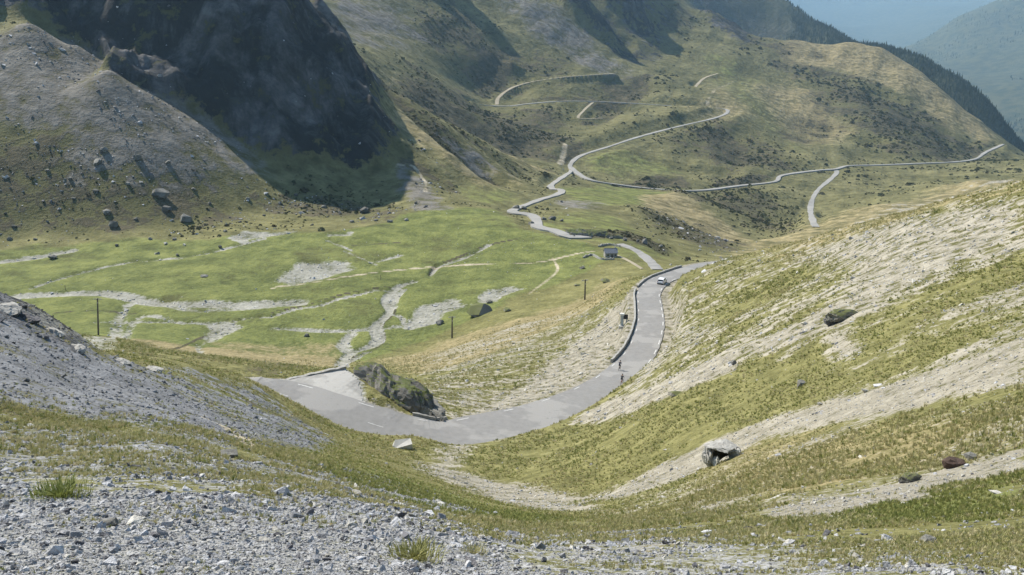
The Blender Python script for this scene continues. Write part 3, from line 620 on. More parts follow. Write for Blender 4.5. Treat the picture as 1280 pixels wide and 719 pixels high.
for (nm, line, w, lift, sh) in ROADS:
    n = len(line); ws = [wA(i, n) + 0.16 * math.sin(i * 1.7) * math.sin(i * 0.53) + random.uniform(-0.13, 0.13) if w is None else w * (0.88 + 0.12 * math.sin(i * 0.13) + 0.08 * math.sin(i * 0.37) + 0.06 * math.sin(i * 0.91)) for i in range(n)]
    road_objs.append((strip(nm, line, ws, lift, M_ASPH if (line is roadA or line is roadB) else (M_TRACK if 'track' in nm else M_ASPH_FAR), 0.5 if lift < 0.15 else (2.0 if lift < 0.9 else 3.2)), line, ws, lift))

# ------------------------------------------------------------------ more materials
def stone_mat(name, ca, cb, scale=4.0, moss=None):
    m, t, b = nmat(name); k = NB(t); tc_ = k.n('ShaderNodeTexCoord'); oi = k.n('ShaderNodeObjectInfo')
    vec = k.n('ShaderNodeVectorMath', operation='ADD'); k.lk(tc_.outputs['Object'], vec.inputs[0]); k.lk(oi.outputs['Random'], vec.inputs[1])
    n_ = k.noise(vec.outputs[0], scale, 4, 0.65)
    c_ = k.mix(k.rng(n_, 0.3, 0.7), ca, cb)
    hs = k.n('ShaderNodeHueSaturation'); k.lk(c_, hs.inputs['Color']); k.lk(k.rng(oi.outputs['Random'], 0, 1, 0.65, 1.3), hs.inputs['Value'])
    cc = hs.outputs[0]
    if moss:
        g = k.n('ShaderNodeNewGeometry'); sx = k.n('ShaderNodeSeparateXYZ'); k.lk(g.outputs['Normal'], sx.inputs[0])
        f = k.rng(k.math('ADD', sx.outputs[2], k.math('MULTIPLY', k.math('SUBTRACT', n_, 0.5), 1.6)), 0.62, 0.85)
        cc = k.mix(f, cc, moss)
    k.lk(cc, b.inputs['Base Color']); b.inputs['Roughness'].default_value = 0.92
    bp = k.n('ShaderNodeBump'); bp.inputs['Strength'].default_value = 0.5; bp.inputs['Distance'].default_value = 0.15; k.lk(n_, bp.inputs['Height']); k.lk(bp.outputs[0], b.inputs['Normal'])
    return m
def leaf_mat(name, cols, trans=0.25):
    m, t, b = nmat(name); k = NB(t); oi = k.n('ShaderNodeObjectInfo')
    rp = k.n('ShaderNodeValToRGB'); k.lk(oi.outputs['Random'], rp.inputs[0])
    el = rp.color_ramp.elements
    while len(el) < len(cols): el.new(0.5)
    for i, c_ in enumerate(cols): el[i].position = i / max(1, len(cols) - 1); el[i].color = (*c_, 1)
    k.lk(rp.outputs[0], b.inputs['Base Color']); b.inputs['Roughness'].default_value = 0.8
    b.inputs['Specular IOR Level'].default_value = 0.15
    if trans:
        tr = k.n('ShaderNodeBsdfTranslucent'); k.lk(rp.outputs[0], tr.inputs[0]); mxs = k.n('ShaderNodeMixShader'); mxs.inputs[0].default_value = trans
        k.lk(b.outputs[0], mxs.inputs[1]); k.lk(tr.outputs[0], mxs.inputs[2]); k.lk(mxs.outputs[0], t.nodes['Material Output'].inputs[0])
    return m
M_STONE = stone_mat('scree_stone_grey', (0.24, 0.245, 0.255), (0.50, 0.50, 0.51))
M_SLATE = stone_mat('slate_chip', (0.10, 0.105, 0.115), (0.25, 0.255, 0.265))
M_STONE_PALE = stone_mat('scree_stone_pale', (0.33, 0.318, 0.285), (0.50, 0.482, 0.435))
M_STONE_DARK = stone_mat('scree_stone_dark', (0.085, 0.085, 0.095), (0.18, 0.175, 0.18))
M_BOULDER = stone_mat('boulder_rock', (0.10, 0.10, 0.090), (0.225, 0.218, 0.195), 2.4)
M_MOSSY = stone_mat('boulder_turf_capped', (0.12, 0.115, 0.10), (0.24, 0.225, 0.19), 0.5, (0.11, 0.12, 0.045))
M_HOLLOW_SHADE = stone_mat('hollow_shade_rock', (0.05, 0.048, 0.045), (0.12, 0.115, 0.105), 3.0)  # darkened so the hollow's shade is part of the colour
M_KNOLL = stone_mat('knoll_rock', (0.09, 0.087, 0.08), (0.30, 0.285, 0.26), 0.55, (0.085, 0.10, 0.030))
M_RUST = stone_mat('rust_rock', (0.06, 0.040, 0.032), (0.15, 0.10, 0.078), 5.0)
M_GRASS = leaf_mat('grass_green', [(0.17, 0.20, 0.055), (0.235, 0.25, 0.08), (0.30, 0.29, 0.11), (0.20, 0.23, 0.065)])
M_GRASSY = leaf_mat('grass_straw', [(0.30, 0.29, 0.12), (0.43, 0.385, 0.21), (0.34, 0.325, 0.14), (0.52, 0.46, 0.29)])
M_SHRUB = leaf_mat('shrub_leaves', [(0.045, 0.056, 0.025), (0.075, 0.085, 0.036), (0.10, 0.088, 0.048), (0.06, 0.072, 0.03)])
M_CONIF = leaf_mat('conifer_needles', [(0.020, 0.035, 0.018), (0.035, 0.052, 0.025), (0.028, 0.042, 0.022)])
M_CONC = simple('concrete', (0.36, 0.355, 0.33), (0.50, 0.49, 0.46), 1.5, 0.9, 0.2)
M_WALL = simple('dry_stone', (0.22, 0.215, 0.20), (0.42, 0.41, 0.38), 2.2, 0.95, 0.6)
M_WOOD = simple('weathered_wood', (0.075, 0.062, 0.05), (0.14, 0.12, 0.10), 3.0, 0.9)
M_STEEL = simple('galvanised_steel', (0.33, 0.34, 0.35), (0.45, 0.46, 0.47), 3.0, 0.5)
M_GLASS_I = simple('porcelain', (0.30, 0.28, 0.25), (0.40, 0.38, 0.34), 3.0, 0.3)

# ------------------------------------------------------------------ shapes of stones, tufts, shrubs
def hull_rock(name, mat, seed, n=14, sq=(1, 1, 0.6), rough=0.0):
    rg = random.Random(seed); bm = bmesh.new()
    for i in range(n):
        v = Vector((rg.gauss(0, 1), rg.gauss(0, 1), rg.gauss(0, 1))).normalized() * rg.uniform(0.8, 1.0)
        bm.verts.new((v.x * sq[0] * 0.5, v.y * sq[1] * 0.5, v.z * sq[2] * 0.5))
    bmesh.ops.convex_hull(bm, input=bm.verts)
    bmesh.ops.delete(bm, geom=[v for v in bm.verts if not v.link_faces], context='VERTS')
    if rough:
        bmesh.ops.subdivide_edges(bm, edges=bm.edges[:], cuts=1, use_grid_fill=True)
        bmesh.ops.triangulate(bm, faces=bm.faces[:])
        for v in bm.verts: v.co *= 1 + rg.uniform(-rough, rough)
    bmesh.ops.recalc_face_normals(bm, faces=bm.faces[:])
    m = bpy.data.meshes.new(name); bm.to_mesh(m); bm.free(); m.materials.append(mat); return m
def tuft_mesh(name, mat, seed, nb=16, h=1.0, spread=0.45, thin=1.0):
    rg = random.Random(seed); v = []; f = []
    for i in range(nb):
        a = rg.uniform(0, 6.28); d = rg.uniform(0.02, spread); x, y = d * math.cos(a), d * math.sin(a)
        a2 = a + rg.uniform(-0.9, 0.9); hh = h * rg.uniform(0.55, 1.0); ln = rg.uniform(0.2, 0.75) * hh; w = rg.uniform(0.05, 0.09) * thin
        px_, py_ = -math.sin(a2) * w, math.cos(a2) * w; k = len(v)
        v += [(x - px_, y - py_, -0.12), (x + px_, y + py_, -0.12), (x + ln * 0.35 * math.cos(a2) - px_ * 0.8, y + ln * 0.35 * math.sin(a2) - py_ * 0.8, hh * 0.6),
              (x + ln * 0.35 * math.cos(a2) + px_ * 0.8, y + ln * 0.35 * math.sin(a2) + py_ * 0.8, hh * 0.6), (x + ln * math.cos(a2), y + ln * math.sin(a2), hh)]
        f += [(k, k + 1, k + 3, k + 2), (k + 2, k + 3, k + 4)]
    m = bpy.data.meshes.new(name); m.from_pydata(v, [], f); m.update(); m.materials.append(mat); return m
def shrub_mesh(name, mat, seed, n=60):
    rg = random.Random(seed); v = []; f = []
    for i in range(n):
        a = rg.uniform(0, 6.28); e = rg.uniform(0.0, 1.45); rad = rg.uniform(0.35, 0.52)
        c_ = Vector((math.cos(a) * math.cos(e) * rad, math.sin(a) * math.cos(e) * rad, math.sin(e) * rad * 0.75 - 0.05)); s_ = rg.uniform(0.10, 0.18)
        u_ = Vector((rg.gauss(0, 1), rg.gauss(0, 1), rg.gauss(0, 1))).normalized(); w_ = u_.orthogonal().normalized(); k = len(v)
        v += [tuple(c_ + u_ * s_), tuple(c_ + w_ * s_ * 0.8), tuple(c_ - u_ * s_), tuple(c_ - w_ * s_ * 0.8)]; f.append((k, k + 1, k + 2, k + 3))
    m = bpy.data.meshes.new(name); m.from_pydata(v, [], f); m.update(); m.materials.append(mat); return m
def conifer_mesh(name, mat, seed):
    rg = random.Random(seed); v = []; f = []
    for t_ in range(5):
        z0 = 0.08 + t_ * 0.17; z1 = z0 + 0.30; rad = 0.21 * (1 - t_ * 0.17); k = len(v); n = 9
        for i in range(n):
            a = 6.283 * i / n + t_; q_ = rad * rg.uniform(0.6, 1.15); v.append((q_ * math.cos(a), q_ * math.sin(a), z0 + rg.uniform(-0.05, 0.04)))
        v.append((0, 0, z1))
        for i in range(n): f.append((k + i, k + (i + 1) % n, k + n))
    k = len(v)
    for i in range(5): v.append((0.02 * math.cos(i * 1.256), 0.02 * math.sin(i * 1.256), -0.05))
    v.append((0, 0, 0.5))
    for i in range(5): f.append((k + i, k + (i + 1) % 5, k + 5))
    m = bpy.data.meshes.new(name); m.from_pydata(v, [], f); m.update(); m.materials.append(mat); return m

# ------------------------------------------------------------------ scatter: what nobody could count
rng = np.random.default_rng(11)
F_lush, F_dry, F_scree, F_slate, F_gravel, F_rock, F_heath, F_path, F_forest, F_talus = [chart(a) for a in (lush, dry, scree, slate, gravel, rock, heather, path, forest, talus)]
_rd = np.full(len(rr), 1e9)
for (nm, line, w, lift, sh) in ROADS:
    d, _, _ = near_line(GX, GY, line, 12); _rd = np.minimum(_rd, d - (8.0 if w is None else w) / 2)
_rd[j] = np.minimum(_rd[j], -sdl)
F_road = chart(_rd)
def cast(n, r0, r1, prob, th=35.0, off=0.4):
    t = rng.uniform(R(-th), R(th), n); r = np.exp(rng.uniform(math.log(r0), math.log(r1), n)); x = r * np.sin(t); y = r * np.cos(t)
    keep = (rng.uniform(0, 1, n) < prob(x, y, r)) & (F_road(x, y) > off)
    x, y, r = x[keep], y[keep], r[keep]; return np.stack([x, y, ground(x, y)], 1), r
def scatter(name, pts, size, protos, label, tilt=0.15, zs=(0.8, 1.25)):
    """one object of stuff: shapes set on the points by geometry nodes"""
    n = len(pts)
    me_ = bpy.data.meshes.new(name); me_.vertices.add(n); me_.vertices.foreach_set('co', np.asarray(pts, np.float32).ravel())
    def at(nm_, ty, key, arr):
        a_ = me_.attributes.new(nm_, ty, 'POINT'); a_.data.foreach_set(key, np.asarray(arr).ravel())
    rot = np.stack([rng.normal(0, tilt, n), rng.normal(0, tilt, n), rng.uniform(0, 6.283, n)], 1).astype(np.float32)
    scl = np.stack([size * rng.uniform(0.8, 1.2, n), size * rng.uniform(0.8, 1.2, n), size * rng.uniform(zs[0], zs[1], n)], 1).astype(np.float32)
    at('rot', 'FLOAT_VECTOR', 'vector', rot); at('scl', 'FLOAT_VECTOR', 'vector', scl); at('pick', 'INT', 'value', rng.integers(0, len(protos), n).astype(np.int32))
    o = bpy.data.objects.new(name, me_); col.objects.link(o)
    cl_ = bpy.data.collections.new(name + '_shapes')
    for i, m_ in enumerate(protos): cl_.objects.link(bpy.data.objects.new('%s_shape_%02d' % (name, i), m_))
    ng = bpy.data.node_groups.new(name, 'GeometryNodeTree')
    ng.interface.new_socket('Geometry', in_out='INPUT', socket_type='NodeSocketGeometry'); ng.interface.new_socket('Geometry', in_out='OUTPUT', socket_type='NodeSocketGeometry')
    gi = ng.nodes.new('NodeGroupInput'); gout = ng.nodes.new('NodeGroupOutput'); ip = ng.nodes.new('GeometryNodeInstanceOnPoints'); ci = ng.nodes.new('GeometryNodeCollectionInfo')
    ci.inputs['Collection'].default_value = cl_; ci.inputs['Separate Children'].default_value = True; ci.inputs['Reset Children'].default_value = True
    def na(nm_, ty):
        a_ = ng.nodes.new('GeometryNodeInputNamedAttribute'); a_.data_type = ty; a_.inputs['Name'].default_value = nm_; return a_.outputs['Attribute']
    L = ng.links.new
    L(gi.outputs[0], ip.inputs['Points']); L(ci.outputs[0], ip.inputs['Instance']); ip.inputs['Pick Instance'].default_value = True
    L(na('pick', 'INT'), ip.inputs['Instance Index'])
    e2r = ng.nodes.new('FunctionNodeEulerToRotation'); L(na('rot', 'FLOAT_VECTOR'), e2r.inputs[0]); L(e2r.outputs[0], ip.inputs['Rotation'])
    L(na('scl', 'FLOAT_VECTOR'), ip.inputs['Scale']); L(ip.outputs[0], gout.inputs[0])
    md = o.modifiers.new('scatter', 'NODES'); md.node_group = ng
    tag(o, label, kind='stuff'); return o

st_g = [hull_rock('stone', M_STONE, i, 11, (1, random.uniform(0.6, 0.9), random.uniform(0.35, 0.7))) for i in range(5)]
st_s = [hull_rock('slate_stone', M_SLATE, 60 + i, 11, (1, random.uniform(0.6, 0.9), random.uniform(0.3, 0.55))) for i in range(4)]
st_p = [hull_rock('stone_pale', M_STONE_PALE, 20 + i, 11, (1, random.uniform(0.6, 0.9), random.uniform(0.3, 0.6))) for i in range(3)]
st_d = [hull_rock('stone_dark', M_STONE_DARK, 40 + i, 11, (1, random.uniform(0.6, 0.9), random.uniform(0.4, 0.7))) for i in range(2)]
# near scree underfoot
nz = lambda x, y, lam, sd_: 0.5 + 0.5 * fbm(x, y, lam, 3, sd_)
p, r = cast(150000, 4.6, 30, lambda x, y, r: sstep(0.30, 0.72, F_slate(x, y) + 0.6 * (nz(x, y, 1.5, 5) - 0.5)) * 0.9 + 0.05)
scatter('scree_stones', p, np.minimum(r * 0.0034, 0.042) * np.exp(rng.normal(0, 0.62, len(r))), st_g * 2 + st_p + st_d, 'loose grey angular scree covering the near slope', 0.5)
# slate scree on the left ridge and chutes on the right hillside
p, r = cast(60000, 28, 210, lambda x, y, r: 0.85 * sstep(0.35, 0.8, np.maximum(F_slate(x, y), 0) + 0.6 * (nz(x, y, 4, 6) - 0.5)), off=0.8)
scatter('slate_scree', p, r * 0.0030 * np.exp(rng.normal(0, 0.5, len(r))), st_s, 'dark grey slate scree on the ridge flank', 0.4)
p, r = cast(110000, 12, 260, lambda x, y, r: 0.03 + 0.8 * sstep(0.3, 0.8, F_scree(x, y) + 0.8 * (nz(x, y, 3, 7) - 0.5)), off=0.8)
scatter('pale_scree', p, r * 0.0022 * np.exp(rng.normal(0, 0.55, len(r))), st_p * 2 + st_g[:2], 'pale stony scree in the chutes of the hillside', 0.4)
p, r = cast(26000, 260, 640, lambda x, y, r: 0.8 * sstep(0.35, 0.8, F_gravel(x, y) + 0.8 * (nz(x, y, 9, 8) - 0.5)) + 0.010, off=0.8)
scatter('stream_gravel', p, r * 0.0022 * np.exp(rng.normal(0, 0.5, len(r))), st_p + st_g[:2], 'pale gravel and cobbles along the dry stream beds', 0.3)
# grass
def bare(x, y): return np.maximum.reduce([F_slate(x, y), F_scree(x, y), F_gravel(x, y), F_rock(x, y), F_path(x, y)])
tg = [tuft_mesh('tuft', M_GRASS, i, 16, 0.9) for i in range(4)]; ts = [tuft_mesh('tuft_straw', M_GRASSY, 30 + i, 14, 1.0) for i in range(4)]
p, r = cast(130000, 5.5, 40, lambda x, y, r: np.clip(1.15 - 1.25 * bare(x, y), 0.012, 1) * sstep(0.36, 0.58, nz(x, y, 2.2, 9)))
gk = np.clip(F_lush(p[:, 0], p[:, 1]), 0, 1) + 0.25 * nz(p[:, 0], p[:, 1], 1.2, 19) > rng.uniform(0.15, 0.75, len(r))
scatter('green_grass_tufts', p[gk], np.clip(r[gk] * 0.0036, 0.024, 0.11) * np.exp(np.clip(rng.normal(0, 0.3, gk.sum()), -1, 0.5)), tg, 'fresh green grass tufts in the hollow of the near slope', 0.2)
p, r = p[~gk], r[~gk]
scatter('grass_tufts', p, np.clip(r * 0.0034, 0.022, 0.10) * np.exp(np.clip(rng.normal(0, 0.4, len(r)), -1, 0.6)), tg + ts * 3, 'green and straw coloured grass tufts on the near slope', 0.2)
p, r = cast(150000, 26, 300, lambda x, y, r: np.clip(1.0 - 1.2 * bare(x, y), 0.05, 1) * sstep(0.28, 0.52, nz(x, y, 5.0, 10)), off=0.8)
k_ = np.clip(F_lush(p[:, 0], p[:, 1]), 0, 1) < rng.uniform(0.2, 1.2, len(r))
p, r = p[k_], r[k_]
sk_ = nz(p[:, 0], p[:, 1], 16, 33) + 0.5 * np.clip(F_dry(p[:, 0], p[:, 1]), 0, 1) + rng.uniform(-0.12, 0.12, len(r)) > 0.56
scatter('straw_hillside_grass', p[sk_], np.clip(r[sk_] * 0.0024, 0.06, 0.42) * np.exp(np.clip(rng.normal(0, 0.4, sk_.sum()), -1, 0.6)), ts, 'straw coloured tussocks in patches on the hillsides', 0.25, (0.45, 0.8))
p, r = p[~sk_], r[~sk_]
scatter('hillside_grass', p, np.clip(r * 0.0026, 0.06, 0.45) * np.exp(np.clip(rng.normal(0, 0.35, len(r)), -1, 0.5)), tg * 2 + ts, 'tussocky olive and straw grass on the hillsides', 0.25, (0.45, 0.8))
# shrubs and heather clumps on the mountain sides
sh = [shrub_mesh('shrub', M_SHRUB, i) for i in range(5)]
p, r = cast(170000, 480, 2600, lambda x, y, r: np.clip(0.14 + 0.85 * F_heath(x, y) - 0.9 * F_lush(x, y) - 0.8 * F_talus(x, y) - 0.5 * F_dry(x, y) - 0.7 * F_rock(x, y), 0, 1) * sstep(0.30, 0.66, nz(x, y, 70.0, 12)), off=4)
scatter('mountain_shrubs', p, r * 0.0019 * np.exp(rng.normal(0, 0.45, len(r))), sh, 'low dark shrubs and heather dotting the mountain sides', 0.1)
p, r = cast(40000, 490, 780, lambda x, y, r: np.clip(0.55 * F_heath(x, y) + 0.35 * F_talus(x, y) + 0.05 - F_lush(x, y), 0, 1) * sstep(0.35, 0.6, nz(x, y, 40.0, 14)), off=4)
scatter('talus_blocks', p, r * 0.0019 * np.exp(rng.normal(0, 0.55, len(r))), st_g[:3] + st_d, 'scattered grey blocks on the talus under the cliffs', 0.4)
cf = [conifer_mesh('conifer', M_CONIF, i) for i in range(4)]
p, r = cast(90000, 2850, 4600, lambda x, y, r: sstep(0.4, 0.8, F_forest(x, y) + 0.3 * (nz(x, y, 200, 15) - 0.5)), off=-1e9)
p2, r2 = cast(26000, 6200, 12500, lambda x, y, r: sstep(0.46, 0.58, nz(x, y, 420, 16)) * (np.arctan2(x, y) > R(20)), off=-1e9)
p = np.concatenate([p, p2]); r = np.concatenate([r, r2])
scatter('distant_forest', p, 10.5 * np.exp(rng.normal(0, 0.25, len(r))) * np.where(r > 4600, 1.7, 1.0), cf, 'dark conifer forest covering the far ridge', 0.03)

# ------------------------------------------------------------------ boulders and stones one can pick out
bl = [hull_rock('boulder_shape', M_BOULDER, 100 + i, 18, (1, random.uniform(0.7, 0.95), random.uniform(0.6, 0.85)), 0.05) for i in range(6)]
mossy = [hull_rock('turf_boulder_shape', M_MOSSY, 130 + i, 20, (1, 0.75, 0.6), 0.06) for i in range(3)]
rust = hull_rock('rust_boulder_shape', M_RUST, 150, 18, (1, 0.8, 0.75), 0.08)
flat = [hull_rock('flat_stone_shape', M_STONE_PALE, 160 + i, 12, (1, 0.55, 0.16)) for i in range(3)]
def put(name, mesh_, px, py, wpx, label, cat, group=None, rmin=5.0, hz=1.0, sink=0.22, tilt=0.15, at_=None):
    s_ = spot(px, py, rmin) if at_ is None else Vector(at_)
    w = wpx * s_.length / FPX
    o = bpy.data.objects.new(name, mesh_); col.objects.link(o)
    zmin = min(v.co.z for v in mesh_.vertices) * w * hz
    o.location = (s_.x, s_.y, s_.z - zmin * (1 - 2 * sink)); o.scale = (w, w, w * hz)
    o.rotation_euler = (random.uniform(-tilt, tilt), random.uniform(-tilt, tilt), random.uniform(0, 6.28))
    return tag(o, label, cat, group)
B = lambda k: bl[k % 6]
put('boulder', B(0), 201, 246, 23, 'largest grey boulder on the shrubby talus below the sunlit cone', 'boulder', hz=0.9)
put('boulder', B(1), 208, 264, 15, 'grey boulder just below the largest talus boulder', 'boulder')
put('boulder', B(2), 233, 277, 17, 'dark broken boulder low on the talus beside the largest one', 'boulder')
put('boulder', B(3), 134, 268, 12, 'small dark block at the foot of the talus above the meadow', 'boulder')
put('boulder', B(4), 142, 284, 13, 'upright dark block where the talus meets the meadow', 'boulder', hz=1.3)
put('boulder', B(5), 66, 324, 12, 'lone dark rock on the green meadow beside the gravel band', 'boulder', hz=0.7)
put('boulder', B(0), 455, 266, 16, 'rounded dark boulder among blocks above the meadow edge', 'boulder')
put('boulder', mossy[0], 599, 392, 46, 'big turf-capped boulder on the meadow below the bend', 'boulder', hz=0.75, sink=0.28)
put('boulder', mossy[1], 635, 389, 18, 'low turf-capped rock beside the big meadow boulder', 'boulder', hz=0.6)
put('boulder', B(1), 612, 379, 10, 'small dark rock just behind the big meadow boulder', 'boulder')
put('boulder', B(2), 550, 405, 14, 'small dark rock at the edge of the gravel fan', 'boulder', hz=0.7)
put('boulder', mossy[2], 757, 353, 16, 'turf-capped rock beside the power pole below the road', 'boulder', hz=0.7)
put('boulder', mossy[0], 722, 357, 14, 'low flat rock left of the pole below the road', 'boulder', hz=0.4)
put('boulder', B(3), 383, 421, 8, 'small rock lying alone on the lower meadow', 'boulder')
put('boulder', B(4), 256, 346, 12, 'low dark rock in the middle of the wide meadow', 'boulder', hz=0.4)
put('boulder', B(5), 728, 336, 9, 'small dark rock on the grass below the stone hut', 'boulder', hz=0.6)
grp = 'blocks fallen along the foot of the talus'
for (a, b, w) in [(12, 300, 10), (44, 300, 8), (18, 285, 9), (120, 240, 12), (122, 205, 20), (130, 190, 16), (172, 200, 16), (210, 205, 12), (92, 250, 8), (170, 275, 9), (188, 300, 8), (218, 300, 9), (242, 238, 10), (262, 255, 9), (282, 290, 8), (300, 278, 8),
                  (330, 270, 8), (350, 255, 9), (405, 260, 11), (425, 268, 9), (470, 276, 10), (487, 278, 14), (508, 276, 11), (440, 278, 12), (520, 255, 9), (60, 215, 9), (88, 225, 9), (160, 232, 10), (310, 250, 10), (370, 245, 9), (390, 282, 8), (146, 308, 9), (275, 310, 8), (198, 318, 7), (222, 320, 7)]:
    put('boulder', B(random.randrange(6)), a, b, w * 0.72, 'grey block among the many fallen along the foot of the talus', 'boulder', grp, hz=random.uniform(0.7, 1.1))
BANK = []
grp = 'rocks along the broken bank behind the hut'
for (a, b, w) in [(690, 275, 12), (702, 277, 7), (781, 301, 9), (797, 302, 6), (806, 305, 12), (826, 309, 7), (664, 281, 10), (717, 297, 6), (764, 299, 7), (645, 262, 12), (655, 262, 9), (680, 275, 8)]:
    put('boulder', B(random.randrange(6)), a, b, w, 'dark rock in the broken bank behind the stone hut', 'boulder', grp)
for k, (a, b, w, h) in enumerate([(722, 294, 34, 0.42), (746, 295, 30, 0.45), (768, 298, 22, 0.35)]):
    s_ = spot(a, b); w_ = w * s_.length / FPX
    BANK.append((s_, w_, h, ['long dark crag in the broken bank between the lower road and the hut', 'second dark crag in the bank right behind the hut', 'low crag ending the broken bank beside the lower road'][k]))
# near stones
put('flat_stone', flat[0], 168, 654, 34, 'white flat slab lying on the grey scree', 'stone', hz=1.5)
put('flat_stone', B(2), 136, 657, 26, 'brown-grey rounded stone next to the white slab', 'stone', hz=0.5)
put('flat_stone', flat[1], 331, 677, 26, 'pale pinkish flat stone alone on the grey scree', 'stone', hz=1.3)
dk = hull_rock('dark_stone_shape', M_STONE_DARK, 171, 14, (1, 0.6, 0.55))
put('dark_stone', dk, 588, 707, 28, 'dark stone beside the bright green grass tuft', 'stone')
put('dark_stone', dk, 813, 672, 11, 'dark upright stone above a patch of rust-coloured soil', 'stone', hz=1.4)
put('dark_stone', dk, 776, 707, 13, 'small black stone below the rust-coloured soil', 'stone')
put('dark_stone', dk, 1035, 693, 17, 'flat violet-dark stone in the straw grass', 'stone', hz=0.6)
put('flat_stone', B(3), 1160, 679, 22, 'rounded pale grey stone at the edge of the green grass', 'stone', hz=0.8)
put('flat_stone', flat[2], 1247, 617, 22, 'white flat stone on green grass under the lowest chute', 'stone', hz=1.0)
put('flat_stone', flat[0], 1080, 683, 14, 'small white flat stone in straw grass beside the pale rounded stone', 'stone')
put('flat_stone', flat[1], 1076, 572, 13, 'small white stone on the straw slope between two chutes', 'stone')
put('flat_stone', flat[2], 927, 614, 14, 'white flat stone beside the long white sliver', 'stone')
put('flat_stone', hull_rock('sliver_shape', M_STONE_PALE, 181, 12, (1, 0.12, 0.08)), 968, 622, 50, 'long white sliver of rock lying in straw grass', 'stone', tilt=0.02).rotation_euler = (0, 0.1, 0.55)
put('flat_stone', flat[0], 445, 609, 16, 'white flat stone in the dry grass above the scree', 'stone')
put('flat_stone', flat[1], 552, 630, 14, 'pale flat stone on dry grass beside the green hollow', 'stone')
put('flat_stone', flat[2], 832, 563, 9, 'tiny white stone on the olive grass slope', 'stone')
put('flat_stone', flat[0], 105, 533, 12, 'yellowish flat stone at the lower edge of the slate flank', 'stone')
blk = mesh_obj('slab_shape', [(-.5, -.35, -.3), (.5, -.35, -.3), (.5, .35, -.3), (-.5, .35, -.3), (-.48, -.33, .22), (.5, -.36, .16), (.47, .33, .2), (-.5, .35, .26)], [(3, 2, 1, 0), (4, 5, 6, 7), (0, 1, 5, 4), (1, 2, 6, 5), (2, 3, 7, 6), (3, 0, 4, 7)], M_BOULDER)
mb = blk.data; bpy.data.objects.remove(blk)
put('stone_block', mb, 287, 572, 19, 'square-cut dark stone block standing on the dry grass', 'stone', tilt=0.03).rotation_euler = (0.05, 0.02, 0.3)
put('boulder', rust, 1191, 584, 30, 'rust-brown boulder at the edge of the lowest chute', 'boulder', hz=0.9)
put('boulder', B(4), 1215, 574, 24, 'grey lichen-covered rock beside the rust-brown boulder', 'boulder', hz=0.7)
put('boulder', B(1), 1001, 483, 15, 'lone dark boulder perched on the hillside grass', 'boulder', hz=1.1, sink=0.1)
put('boulder', mossy[1], 845, 494, 26, 'turf-capped rock at the foot of the pale chute by the road', 'boulder', hz=0.5)
put('boulder', B(5), 917, 456, 11, 'dark rock at the tip of the pale chute', 'boulder')
grp = 'single stones in the near scree'
for k in range(170):
    a = random.uniform(-10, 760) if k % 5 else random.uniform(700, 1280); lim = np.interp(a, [0, 200, 480, 640, 860, 1060, 1280], [615, 622, 640, 662, 676, 702, 712]); b = random.uniform(lim, 722)
    m_ = random.choice(st_g + st_g + st_p[:1] + st_d)
    look = 'pale' if m_ in st_p else ('blackish' if m_ in st_d else 'mid-grey'); big = random.random() < 0.3
    put('scree_stone', m_, a, b, random.uniform(11, 16) if big else random.uniform(6, 10), '%s %s angular stone lying loose in the near grey scree' % ('large' if big else 'small', look), 'stone', '%s %s' % (look, grp), hz=random.uniform(0.7, 1.2), tilt=0.6, sink=0.15)
grp = 'white stones dotting the grass by the meadow path'
for k in range(46):
    a = random.uniform(560, 745); b = random.uniform(300, 345)
    put('meadow_stone', random.choice(st_p), a, b, random.uniform(1.6, 3.2), 'small white stone on the grass near the meadow path', 'stone', grp, sink=0.1)
for (a, b, w) in [(704, 212, 5), (713, 216, 4), (735, 224, 3), (605, 222, 5), (613, 224, 4), (430, 288, 6), (206, 306, 10), (230, 307, 8), (195, 318, 7)]:
    put('meadow_stone', st_p[1], a, b, w, 'white block showing bright on far grass', 'stone', 'white blocks on the far grass', hz=0.8)

# ------------------------------------------------------------------ overhanging rock with a dark hollow on the right hillside
def noisy(name, mat, dims, seed, parent=None, loc=(0, 0, 0), sub=3, amp=0.18, rz=0.0, cut=None):
    bm = bmesh.new(); bmesh.ops.create_icosphere(bm, subdivisions=sub, radius=1.0)
    pts_ = np.array([v.co[:] for v in bm.verts])
    nx = pts_[:, 0] * 1.7 + pts_[:, 2] * 0.9 + seed * 7.3; ny = pts_[:, 1] * 1.7 - pts_[:, 2] * 1.1 + seed * 3.1
    f_ = 1 + amp * (0.8 * fbm(nx, ny, 0.9, 4, seed) + (0.5 - np.abs(fbm(nx + 5, ny - 3, 0.35, 4, seed + 3))) * 0.8)
    rg = np.random.default_rng(seed * 13 + 1)
    for _ in range(16):
        n_ = rg.normal(0, 1, 3); n_ /= np.linalg.norm(n_); dcut = rg.uniform(0.62, 0.92); ex = np.maximum(pts_ @ n_ - dcut, 0); pts_ = pts_ - ex[:, None] * n_[None]
    for v, c_ in zip(bm.verts, pts_): v.co = Vector(c_)
    for v, k in zip(bm.verts, f_): v.co = Vector((v.co.x * dims[0] * k, v.co.y * dims[1] * k, v.co.z * dims[2] * k))
    m_ = bpy.data.meshes.new(name); bm.to_mesh(m_); bm.free(); m_.materials.append(mat)
    o = bpy.data.objects.new(name, m_); col.objects.link(o); o.location = loc; o.rotation_euler = (0, 0, rz)
    if parent: o.parent = parent
    return o
def empty(name, loc, rz=0.0):
    o = bpy.data.objects.new(name, None); col.objects.link(o); o.location = loc; o.rotation_euler = (0, 0, rz); return o
s_ = spot(905, 578)
